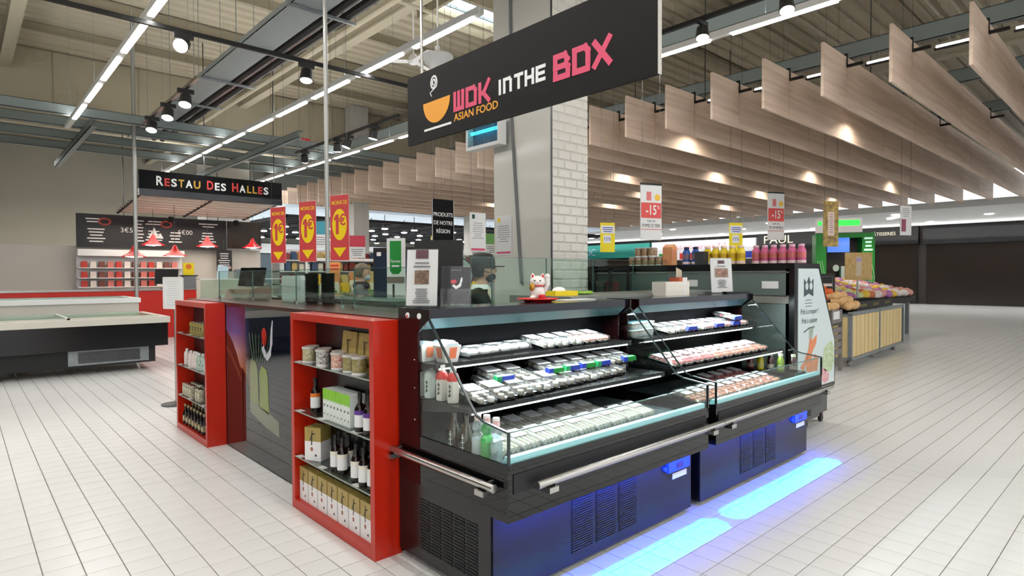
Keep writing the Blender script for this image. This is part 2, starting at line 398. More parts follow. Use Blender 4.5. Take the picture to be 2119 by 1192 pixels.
# ---------------------------------------------------------------- pillars
PTILE = mat('metro_tile', c(228, 224, 214), .18, noise=(2, .05)); PJOINT = mat('metro_joint', c(206, 202, 192), .7)
def metro_pillar(name, x0, x1, y0, y1, label_panel=True, rows=(1.0, 5.6), stuff_above=9):
    p = struct(name, MB().box(x0+.012, x1-.012, y0+.012, y1-.012, 0, ZR), PJOINT)
    h, ln, g = .1, .2, .006; tl = {}
    def brick(w):
        if round(w, 3) not in tl:
            b = MB(); q = .012
            a = [(0, 0, 0), (w, 0, 0), (w, 0, h-g), (0, 0, h-g), (q, -.012, q), (w-q, -.012, q), (w-q, -.012, h-g-q), (q, -.012, h-g-q)]
            b.add(a, [(4, 5, 6, 7), (0, 1, 5, 4), (1, 2, 6, 5), (2, 3, 7, 6), (3, 0, 4, 7)])
            tl[round(w, 3)] = obj('tile', b, PTILE, p); return tl[round(w, 3)], True
        return tl[round(w, 3)], False
    z = rows[0]; r = 0
    while z < rows[1]:
        x = x0-(ln/2 if r % 2 else 0)
        while x < x1-.01:
            a, b = max(x, x0), min(x+ln, x1)
            o, new = brick(b-a-g)
            if new: o.location = (a, y0+.013, z)
            else: inst(o, p, (a, y0+.013, z))
            x += ln
        z += h; r += 1
    return p
PX0, PX1, PY0, PY1 = 4.7, 5.3, 4.48, 5.42
pl = metro_pillar('pillar', PX0, PX1, PY0, PY1, rows=(1.3, 4.6))
mb = MB()   # rows above the sign and the plain tile face towards the aisle
z = 4.6; r = 0
while z < ZR:
    x = PX0-(.1 if r % 2 else 0)
    while x < PX1-.01:
        a, b = max(x, PX0), min(x+.2, PX1); mb.box(a+.003, b-.003, PY0+.001, PY0+.013, z+.003, z+.097); x += .2
    z += .1; r += 1
obj('upper_tiles', mb, PTILE, pl, kind='stuff')
obj('side_panel', MB().box(PX0-.006, PX0+.013, PY0, PY1, 0, 3.36).box(PX0-.006, PX0+.013, PY0, PY1, 3.366, 5.5).box(PX0-.006, PX0+.013, PY0, PY1, 5.506, ZR), mat('gloss_grey_panel', c(232, 229, 220), .12, noise=(.7, .05)), pl, label='smooth glossy grey panel on the pillar side')
obj('corner_bead', MB().box(PX0-.01, PX0+.004, PY0-.004, PY0+.012, 0, ZR), DSTEEL, pl)
obj('conduit', MB().tube([(PX0-.02, 4.94, 1.45), (PX0-.02, 5.10, 3.4), (PX0-.02, 5.12, ZR)], .018), GREYP, pl, True)
p2 = struct('pillar_far', MB().box(5.9, 7.25, 20.85, 21.8, 0, ZR), mat('far_pillar', c(206, 204, 198), .4)); 
# bug zapper on the pillar
t = thing('insect_lamp', 'cyan-lit insect killer with a wire grid fixed to the pillar behind the sign', 'insect lamp', (PX0-.12, PY0+.95, 3.03), R(-90))
obj('frame', MB().box(-.3, .3, -.06, .05, 0, .04).box(-.3, .3, -.06, .05, .28, .32).box(-.3, -.27, -.06, .05, .04, .28).box(.27, .3, -.06, .05, .04, .28), WHITEP, t)
obj('reflector', MB().box(-.27, .27, .03, .05, .04, .28), mat('zapper_blue', c(70, 110, 140), .4), t)
for z in (.2,): obj('tube', MB().tube([(-.24, -.02, z), (.24, -.02, z)], .02), mat('cyan_tube', (.1, .8, 1, 1), emit=2.2, ecol=(.05, .8, 1, 1)), t, True)
mb = MB()
for k in range(20): mb.box(-.25+k*.026, -.247+k*.026, -.058, -.054, .04, .28)
for k in range(5): mb.box(-.26, .26, -.058, -.054, .06+k*.042, .063+k*.042)
obj('wire_grid', mb, DSTEEL, t)
# ---------------------------------------------------------------- wooden baffles
BX0, BX1, BZ0, BZ1 = 9.14, 26.8, 4.09, 4.85
cuts = [BX0, 10.05]
while cuts[-1] < BX1-1.5: cuts.append(min(cuts[-1]+2.4, BX1))
cuts[-1] = BX1
pm = {}
PLACE = ['nearest the camera side'] 
for k in range(-5, 23):
    y = 4.26+.86*k
    t = thing('wood_baffle', f'long wooden ceiling baffle, {ordn(k+6)} in the row counted away from the front cases', 'ceiling baffle', (BX0, y, BZ0), 0, 'wooden ceiling baffles')
    off = .6*(k % 3)
    cc = [BX0, 10.05]+[q+off for q in cuts[2:-1] if q+off < BX1-.3]+[BX1]
    for a, b in zip(cc, cc[1:]):
        key = round(b-a, 3)
        if key not in pm:
            pm[key] = obj('board', MB().box(.006, b-a-.006, -.02, .02, 0, BZ1-BZ0), WOODB, t, loc=(a-BX0, 0, 0))
        else: inst(pm[key], t, (a-BX0, 0, 0))
    for x in (.91, 6.4):
        obj('bracket', MB().box(x-.02, x+.02, -.03, .03, BZ1-BZ0-.14, BZ1-BZ0+.05).box(x-.02, x+.02, -.24, .03, BZ1-BZ0-.16, BZ1-BZ0-.12), BLACKM, t)
        obj('hanging_wire', MB().box(x-.0015, x+.0015, -.0015, .0015, BZ1-BZ0, 3.51), GALV, t)
# short tube lamps lying on the brackets between two baffles
BT = None
for k in range(-5, 22):
    lab = f'short tube lamp just beyond the {ordn(k+6)} wooden baffle from the front cases'
    if BT is None:
        BT = thing('baffle_tube_lamp', lab, 'tube lamp', (10.05, 4.26+.86*k, 4.66), 0, 'tube lamps between the baffles')
        obj('tray', MB().box(-.03, .03, .04, .58, -.02, 0), BLACKM, BT); obj('tube', MB().tube([(0, .06, .025), (0, .56, .025)], .018), TUBEM, BT, True)
        obj('hanging_wire', MB().box(-.0015, .0015, .4, .403, -.01, ZR-4.66), GALV, BT)
    else: dup(BT, (10.05, 4.26+.86*k, 4.66), 0, lab)
# lamps recessed between baffles
for k, (x, y) in enumerate(((11.2, 6.4), (13.6, 9.0), (12.6, 3.8), (15.5, 7.3), (17.0, 10.8), (14.0, 13.3), (17.5, 5.6), (20.0, 8.2), (18.5, 14.0), (12.2, 11.5), (22.5, 11.2), (21.5, 4.8), (15.0, 16.5), (24.0, 7.4))):
    y = 4.26+.86*round((y-4.26)/.86)+.43
    b, l = spot_head(R(10), 0, .9)
    h = thing('baffle_spotlight', f'small warm spotlight tucked between wooden baffles, {ordn(k+1)} counting outward from the hanging sign', 'spotlight', (x, y, BZ1-.05), 0, 'spotlights between the baffles')
    obj('body', b, SPM, h, True); obj('lens', l, LENS, h); obj('hanging_rod', MB().box(-.008, .008, -.008, .008, -.01, ZR-BZ1+.1), DSTEEL, h)
    spot('baffle_beam', (x, y, BZ1-.36), (x+.3, y+.12, 0), 48, 160, (1, .92, .8))
# ---------------------------------------------------------------- refrigerated cases
NAVY = mat('case_back', c(5, 7, 11), .35, spec=.12); MAROON = mat('case_side', c(24, 7, 8), .12)
LEDW = mat('led_white', (.9, .97, 1, 1), emit=4, ecol=(.86, .96, 1, 1))
TEAL = mat('canopy_lining', c(70, 104, 108), .4); DECK = mat('deck_steel', c(120, 138, 142), .35, .5)
RIM = mat('deck_rim', c(168, 228, 236), .35)  # cyan glow of the case lamps is put into the rim colour
BLUEP = mat('blue_controller', c(24, 60, 190), .3, emit=.25, ecol=(.05, .2, 1, 1))
CY = 1.98
def caster(t, x, y):
    o = obj('caster', MB().box(x-.02, x+.02, y-.025, y+.025, .06, .09), DSTEEL, t)
    for s in (-1, 1): obj('wheel', MB().lathe([(.028, -.012), (.034, -.008), (.034, .008), (.028, .012)], 16, T=Matrix.Translation((x+s*.017, y, .034)) @ Matrix.Rotation(PI/2, 4, 'Y')), mat('caster_grey', c(120, 124, 130), .35), o, True)
def grille(x0, x1, z0, z1, nx, nz, axis, pos):
    """rows of raised slots, one mesh"""
    b = MB(); dx = (x1-x0)/nx; dz = (z1-z0)/nz
    for i in range(nx):
        for j in range(nz):
            a, e, f, g = x0+i*dx+dx*.07, x0+(i+1)*dx-dx*.07, z0+j*dz+dz*.2, z0+(j+1)*dz-dz*.25
            if axis == 'y': b.prism([(a, f), (e, f), (e, g), (a, g)], 'y', pos, pos+.004)
            else: b.prism([(a, f), (e, f), (e, g), (a, g)], 'x', pos, pos+.004)
    return b
def make_case(X0, L, label, side_glass=True):
    t = thing('refrigerated_case', label, 'display case', (X0, CY, 0))
    # lower cabinet
    obj('base', MB().box(.004, L-.004, .125, .895, .04, .46), BLACKP, t)
    obj('base_front', MB().box(0, L, .117, .125, .035, .44), mat('base_front_panel', c(44, 44, 49), .3, .4), t)
    obj('front_grille', grille(L*.31, L*.66, .09, .40, 3, 24, 'y', .112), mat('front_louvre', c(50, 50, 58), .35, .3), t)
    ctl = obj('controller', MB().box(L-.29, L-.05, .095, .117, .32, .385), BLUEP, t)
    obj('display', MB().box(L-.2, L-.13, .092, .095, .338, .37), mat('controller_display', c(60, 40, 70), .2), ctl)
    obj('switch', MB().lathe([(.014, 0), (.014, .014)], 12, T=Matrix.Translation((L-.31, .117, .35)) @ Matrix.Rotation(PI/2, 4, 'X')), BLUEP, ctl)
    lb = obj('notice_sticker', MB().box(L-.22, L-.06, .112, .117, .265, .30), PAPER, t)
    for x in (.1, L-.08):
        for y in (.18, .82): caster(t, x, y)
    # tub with apron
    obj('apron', MB().prism([(0, .44), (.117, .44), (.117, .47), (.03, .47), (.03, .702), (0, .702)], 'x', 0, L), BLACKG, t)
    obj('bumper_groove', MB().box(.02, L-.02, -.004, 0, .565, .655), BLACKM, t)
    obj('tub', MB().box(.006, L-.006, .03, .895, .46, .63), BLACKP, t)
    obj('deck', MB().box(.012, L-.012, .10, .84, .63, .655), DECK, t)
    obj('deck_rim', MB().prism([(.012, .728), (.045, .728), (.10, .66), (.10, .645), (.012, .645)], 'x', .012, L-.012), RIM, t)
    obj('back_wall', MB().box(.006, L-.006, .845, .87, .63, 1.345), NAVY, t)
    # canopy
    obj('canopy', MB().prism([(.622, 1.324), (.622, 1.372), (.895, 1.372), (.895, 1.33), (.70, 1.33), (.69, 1.324)], 'x', 0, L), mat('canopy_black', c(20, 22, 34), .12), t)
    obj('canopy_lining', MB().prism([(.63, 1.323), (.70, 1.262), (.71, 1.27), (.66, 1.323)], 'x', .01, L-.01), TEAL, t)
    # shelves with led strips
    for y, z in ((.585, 1.085), (.315, .895)):
        s = obj('shelf', MB().box(.014, L-.014, y, .845, z-.014, z).box(.014, L-.014, y-.008, y, z-.03, z+.003), BLACKP, t)
        b = MB(); n = int((L-.08)/.014)
        for k in range(n): b.box(.03+k*.014, .038+k*.014, y-.012, y-.008, z-.026, z-.019)
        obj('led_strip', b, LEDW, s)
        for x in (.012, L-.032): obj('bracket', MB().prism([(y+.02, z-.014), (.845, z-.014), (.845, z-.09)], 'x', x, x+.006), BLACKP, s)
    # ends
    side = [(0, .70), (0, .847), (.17, .868), (.222, .885), (.262, .925), (.612, 1.324), (.705, 1.324), (.705, .70)]
    for e in (0, 1):
        x = e*L; a, b_ = (x-.012, x+.0) if e == 0 else (x, x+.012)
        if e == 0 and not side_glass: a, b_ = x-.008, x
        g = obj('side_glass', MB().prism(side, 'x', a+.003, b_-.003), GLASS, t, label='clear curved-edge side glass')
        ed = [(side[k], side[k+1]) for k in range(0, 5)]
        m_ = MB()
        for p, q in ed:
            d = Vector((q[0]-p[0], q[1]-p[1])).normalized()*.006; nn = (-d.y*.7, d.x*.7)
            m_.prism([(p[0]-nn[0], p[1]-nn[1]), (q[0]-nn[0], q[1]-nn[1]), (q[0]+nn[0], q[1]+nn[1]), (p[0]+nn[0], p[1]+nn[1])], 'x', a, b_)
        obj('glass_edge', m_, mat('case_glass_edge', c(44, 56, 56), .15), g)
        rear = obj('rear_upright', MB().box(a, b_, .705, .895, .44, 1.372).prism([(.60, 1.324), (.705, 1.25), (.705, 1.372), (.60, 1.372)], 'x', a, b_), MAROON, t)
        obj('end_apron', MB().prism([(0, .70), (.705, .70), (.705, .44), (0, .44)], 'x', a, b_), BLACKG, t)
        obj('end_base', MB().box(a, b_, .125, .895, .04, .44), BLACKP, t)
        for yy in (.69, .80): 
            o = obj('cover_cap', MB().lathe([(.016, 0), (.014, .006)], 14, T=Matrix.Translation((a, yy, 1.335)) @ Matrix.Rotation(-PI/2, 4, 'Y')), WHITEP, rear)
            if yy == .80: obj('red_dot', MB().lathe([(.008, .006), (.007, .008)], 10, T=Matrix.Translation((a, yy, 1.33)) @ Matrix.Rotation(-PI/2, 4, 'Y')), RED, o)
        for z in (.78, .95, 1.1): obj('screw', MB().lathe([(.005, 0), (.004, .003)], 8, T=Matrix.Translation((a, .74, z)) @ Matrix.Rotation(-PI/2, 4, 'Y')), STEEL, rear)
    obj('side_grille', grille(.21, .70, .10, .375, 5, 17, 'x', -.016), BLACKM, t)
    # front glass
    fg = obj('front_glass', MB().box(-.006, L+.006, .0, .008, .70, .847), GLASS, t, label='low clear front glass')
    obj('glass_edge', MB().box(-.006, L+.006, -.001, .009, .845, .850), GLASSE, fg)
    for x in (-.008, L): obj('corner_post', MB().box(x, x+.008, -.002, .01, .68, .848), BLACKM, fg)
    # bumper rail
    def rail(p, q, cl):
        r = obj('bumper_rail', MB().tube([p, q], .02, 14), STEEL, t, True)
        for u in cl:
            k = Vector(p).lerp(Vector(q), u)
            dy = Vector((0, .055, 0)) if abs(q[0]-p[0]) > .5 else Vector((.055, 0, 0))
            obj('clamp', MB().tube([k, k+dy], .011, 8).box(k.x-.03, k.x+.03, k.y-.03, k.y+.03, k.z-.045, k.z-.02), STEEL, r)
    rail((.12 if side_glass else -.01, -.05, .595), (L+.10, -.05, .595), (.05, .92))
    if side_glass: rail((-.05, .05, .595), (-.05, .98, .595), (.08, .92))
    # lights of the case
    area('case_lamp', (X0+L/2, CY+.665, 1.262), L-.1, .03, 14, (.86, .96, 1), (R(-20), 0, 0))
    area('shelf_lamp', (X0+L/2, CY+.30, .874), L-.1, .015, 3.6, (.84, .96, 1), (R(-14), 0, 0))
    area('shelf_lamp', (X0+L/2, CY+.57, 1.064), L-.1, .015, 4.2, (.84, .96, 1), (R(-14), 0, 0))
    # blue lamp strip under the apron
    st = obj('blue_lamp_strip', MB().box(.03, L-.03, .05, .075, .432, .44), mat('blue_led', (.02, .15, 1, 1), emit=3, ecol=(.01, .1, 1, 1)), t)
    area('blue_floor_beam', (X0+L/2, CY+.05, .425), L-.1, .01, 12, (.0, .72, 1), (R(-17), 0, 0), 26)
    area('blue_wash', (X0+L/2, CY+.045, .428), L-.04, .02, 14, (.005, .06, 1), (R(24), 0, 0), 150)
    return t
C1, L1, C2, L2 = 1.80, 1.70, 3.615, 1.735
make_case(C1, L1, 'black refrigerated display case beside the red shelf, with bottles in its end glass')
make_case(C2, L2, 'black refrigerated display case next to the white-sided cabinet', False)
# ---------------------------------------------------------------- food trays
CLEAR = glass('tray_film', (.97, .98, .98), base=.05, refl=.4, body=.07, bodycol=(.9, .95, .97))
TRAYB = mat('tray_black', c(22, 22, 24), .25); TRAYC = glass('tray_clear', (.9, .93, .93), base=.1, body=.25, bodycol=(.8, .85, .86))
RICE = mat('rice', c(238, 236, 224), .6, noise=(60, .25), bump=(90, .5)); SALMON = mat('salmon', c(240, 140, 104), .45, noise=(25, .3), col2=c(246, 196, 170))
TUNA = mat('tuna', c(228, 130, 124), .45, noise=(25, .25)); NORI = mat('nori_roll', c(70, 74, 62), .6, noise=(40, .6), col2=c(206, 200, 180))
NOOD = mat('noodle', c(196, 160, 92), .5, noise=(40, .4), bump=(60, .6)); BUN = mat('bun', c(240, 240, 234), .5)
STK = mat('sticker_white', c(244, 248, 250), .5); TEALS = mat('sticker_teal', c(90, 170, 190), .45)
PROTO = {}
TILT = R(9)
def tray(kind, label, x, y, z, rz=0, group=None, stacked=False):
    """a packed food tray: its own base, food, lid and label; long side along local y, propped up at the back"""
    w, l, h = .065, .11, .03
    tl = TILT if kind not in ('tub', 'carton', 'buns') else 0
    if tl: z += l*math.sin(tl)+.001
    key = kind+('_stacked' if stacked else '')
    if key in PROTO:
        t = dup(PROTO[key], (x, y, z), rz, label, group); t.rotation_euler = (tl, 0, rz); return t
    t = thing('food_tray', label, 'food tray', (x, y, z), rz, group); PROTO[key] = t; t.rotation_euler = (tl, 0, rz)
    if tl and not stacked: obj('wedge', MB().prism([(-l, -.001), (l*.96, -.001), (l*.96, -.002-1.96*l*math.tan(tl)*.97)], 'x', -w*.8, w*.8), BLACKM, t)
    if kind in ('rolls', 'salmon', 'tuna', 'mixed', 'blue', 'green', 'navy'):
        obj('base', MB().prism([(-w+.012, 0), (w-.012, 0), (w, .016), (w-.004, .016), (w-.014, .004), (-w+.014, .004), (-w+.004, .016), (-w, .016)], 'y', -l, l), TRAYB, t)
        b = MB()
        for i in range(5):
            for j in range(2):
                cx, cy = -w/2+j*w*1.0+.002, -l*.78+i*l*.39
                if kind in ('salmon', 'tuna'): b.ball((cx, cy, .012), .026, .018, .012, 8, 5, 0); b.ball((cx, cy, .024), .033, .0205, .012, 8, 5, 1)
                else: b.lathe([(.018, 0), (.02, .004), (.02, .022), (.016, .025)], 9, (cx, cy, .005), 1 if (i+j) % 2 else 0)
        fm = {'salmon': [RICE, SALMON], 'tuna': [RICE, TUNA], 'rolls': [NORI, mat('dark_roll', c(52, 52, 48), .5, noise=(50, .5), col2=c(150, 140, 120))], 'mixed': [NORI, RICE], 'blue': [NORI, MATS.get('dark_roll', NORI)], 'green': [NORI, NORI], 'navy': [NORI, TUNA]}[kind]
        obj('food', b, fm, t, True)
        lid = obj('lid', MB().prism([(-w, .016), (w, .016), (w-.012, .042), (-w+.012, .042)], 'y', -l, l), CLEAR, t)
        obj('price_label', MB().box(-.05, .05, -.005, .095, .0424, .0434), STK, lid)
        if kind in ('blue', 'green', 'navy'):
            cc = {'blue': BLUE, 'green': GREEN, 'navy': BLUE, 'mixed': TEALS}[kind]
            obj('band', MB().prism([(-w-.002, .014), (w+.002, .014), (w-.010, .045), (-w+.010, .045)], 'y', -l-.003, -l+.026), [cc], lid)
            if kind in ('green', 'blue'): obj('band_mark', MB().box(-.066, -.03, -l-.006, -l+.03, .012, .047), BLUE if kind == 'green' else mat('leaf_print', c(30, 150, 90), .4), lid)
    elif kind == 'spring':
        obj('base', MB().prism([(-w+.01, 0), (w-.01, 0), (w, .012), (-w, .012)], 'y', -l, l), TRAYC, t)
        b = MB()
        for i in range(4): b.tube([(-.05+i*.032, -l*.8, .026), (-.05+i*.032, l*.75, .026)], .015, 8, i % 2)
        obj('food', b, [RICE, mat('rice_paper', c(226, 220, 200), .3, noise=(30, .3))], t, True)
        lid = obj('lid', MB().prism([(-w, .012), (w, .012), (w-.008, .044), (-w+.008, .044)], 'y', -l, l), CLEAR, t)
        obj('price_label', MB().box(-.05, .05, .0, .09, .0444, .0454), STK, lid)
    elif kind == 'buns':
        obj('base', MB().box(-.09, .09, -.06, .06, 0, .006).box(-.09, .09, -.062, -.058, 0, .014), TRAYB, t)
        b = MB()
        for i in (-.045, .045):
            for j in (-.03, .03): b.ball((i, j, .026), .036, .03, .022, 12, 6)
        obj('food', b, BUN, t, True)
        lid = obj('lid', MB().prism([(-.09, .008), (.09, .008), (.075, .055), (-.075, .055)], 'y', -.06, .06), CLEAR, t)
        obj('price_label', MB().box(-.05, .05, .0, .05, .0554, .0564), STK, lid)
    elif kind == 'tub':
        obj('bowl', MB().prism([(-.06, 0), (.06, 0), (.075, .045), (-.075, .045)], 'y', -.07, .07), TRAYC, t)
        obj('food', MB().ball((0, 0, .022), .06, .06, .02, 12, 6), NOOD, t, True)
        lid = obj('lid', MB().box(-.078, .078, -.073, .073, .045, .053), mat('tub_lid', c(206, 226, 226), .3), t)
        obj('price_label', MB().box(-.05, .05, -.05, .05, .053, .054), TEALS, lid)
    elif kind == 'carton':
        obj('box', MB().add([(-.04, -.04, 0), (.04, -.04, 0), (.04, .04, 0), (-.04, .04, 0), (-.055, -.055, .09), (.055, -.055, .09), (.055, .055, .09), (-.055, .055, .09)],
                            [(3, 2, 1, 0), (0, 1, 5, 4), (1, 2, 6, 5), (2, 3, 7, 6), (3, 0, 4, 7), (4, 5, 6, 7)]), mat('carton_white', c(232, 230, 226), .5), t)
        obj('side_print', MB().add([(-.0185, -.0475, .022), (.022, -.0475, .022), (.026, -.0565, .08), (-.022, -.0565, .08)], [(0, 1, 2, 3)]).add([(-.0475, -.02, .022), (-.0475, .02, .022), (-.0565, .024, .08), (-.0565, -.024, .08)], [(3, 2, 1, 0)]), mat('carton_orange', c(222, 120, 80), .5), t)
        obj('flap', MB().prism([(-.05, .09), (.05, .09), (.03, .104), (-.03, .104)], 'y', -.05, .05), mat('carton_flap', c(206, 226, 234), .5), t)
    return t
Z1, Z2, Z3 = 1.0865, .8985, .6565
Y1, Y2 = CY+.69, CY+.455
k = 0
for i, (x, y) in enumerate(((1.865, 2.74), (1.985, 2.72), (1.93, 2.62))): tray('carton', f'white takeaway carton with orange print, {("rear one by the glass end", "beside the bun trays", "front one of three")[i]}, top shelf', x, y, Z1, 0, 'takeaway cartons')
for i, x in enumerate((2.19, 2.36, 2.53)): tray('buns', f'{ordn(i+1)} tray of round white buns from the cartons, top shelf', x, 2.70+.015*i, Z1, 0, 'bun trays')
for i in range(5): tray('mixed' if i < 3 else 'salmon', f'{"clear tray of white rolls" if i < 3 else "pink salmon tray"}, {ordn(i+1)} after the buns on the top shelf', 2.72+i*.135, 2.73, Z1, 0, 'top shelf trays of the first case')
# second shelf, two layers
for i in range(9):
    tray('rolls' if i % 3 else 'mixed', f'lower-layer sushi tray, {ordn(i+1)} from the milk-coloured bottles, middle shelf', 1.96+i*.15, 2.42+.012*i, Z2, R(-4), 'lower layer of middle shelf trays')
for i, (x, kd) in enumerate(((1.93, 'rolls'), (2.22, 'blue'), (2.37, 'rolls'), (2.64, 'green'), (2.78, 'blue'), (2.93, 'mixed'), (3.08, 'blue'), (3.22, 'green'), (3.36, 'mixed'))):
    tray(kd, f'upper-layer sushi tray, {ordn(i+1)} from the milk-coloured bottles, {"with coloured band" if kd != "rolls" else "plain lid"}, middle shelf', x, 2.60+.006*i, Z2, R(-3), 'upper row of middle shelf trays')
for i, (x, kd) in enumerate(((2.24, 'blue'), (2.39, 'rolls'), (2.65, 'green'), (2.80, 'blue'), (2.95, 'green'), (3.10, 'blue'), (3.25, 'rolls'), (3.38, 'green'))):
    tray(kd, f'sushi tray stacked on top of the middle shelf, {ordn(i+1)} from the milk-coloured bottles', x, 2.60, Z2+.047, R(-3), 'stacked middle shelf trays', True)
# deck of the first case
for i in range(9): tray('spring', f'{ordn(i+1)} clear tray of pale spring rolls from the glass corner, bottom deck', 1.99+i*.145, 2.27, Z3, R(2), 'spring roll trays on the deck')
for i in range(7): tray('spring', f'{ordn(i+1)} clear spring roll tray of the rear row, bottom deck', 2.05+i*.15, 2.52, Z3, R(2), 'rear spring roll trays on the deck')
# second case
for i, (x, y, kk) in enumerate(((3.72, 2.74, 0), (3.88, 2.76, 0), (3.72, 2.74, 1), (3.88, 2.76, 1))):
    tray('tub', f'clear tub of noodles, {("lower, by the case joint", "lower, beside the trays", "upper, by the case joint", "upper, beside the trays")[i]}, top shelf', x, y, Z1+kk*.0545, 0, 'noodle tubs')
for i in range(9): tray(('mixed', 'rolls', 'navy')[i % 3] if i < 4 else ('navy' if i % 2 else 'tuna'), f'{ordn(i+1)} tray after the noodle tubs, top shelf of the farther case', 4.06+i*.145, 2.70, Z1, R(-3), 'top shelf trays of the second case')
tray('navy', 'single blue-banded tray stacked at the far end of the top shelf', 5.1, 2.70, Z1+.047, R(-3), 'top shelf trays of the second case', True)
for i in range(10): tray('tuna' if i < 4 else 'salmon', f'{ordn(i+1)} {"pink tuna" if i < 4 else "orange salmon"} tray, middle shelf of the farther case', 3.72+i*.145, 2.43, Z2, R(-2), 'salmon and tuna trays on the middle shelf')
for i in range(9): tray('salmon', f'{ordn(i+1)} orange salmon tray from the case joint, bottom deck', 3.76+i*.145, 2.27, Z3, R(2), 'salmon trays on the deck')
for i, x in enumerate((4.5, 4.66, 4.82, 4.98)): tray('navy' if i == 0 else 'tuna', f'{ordn(i+1)} tray of the rear row behind the salmon, bottom deck', x, 2.53, Z3, R(2), 'rear deck trays of the second case')
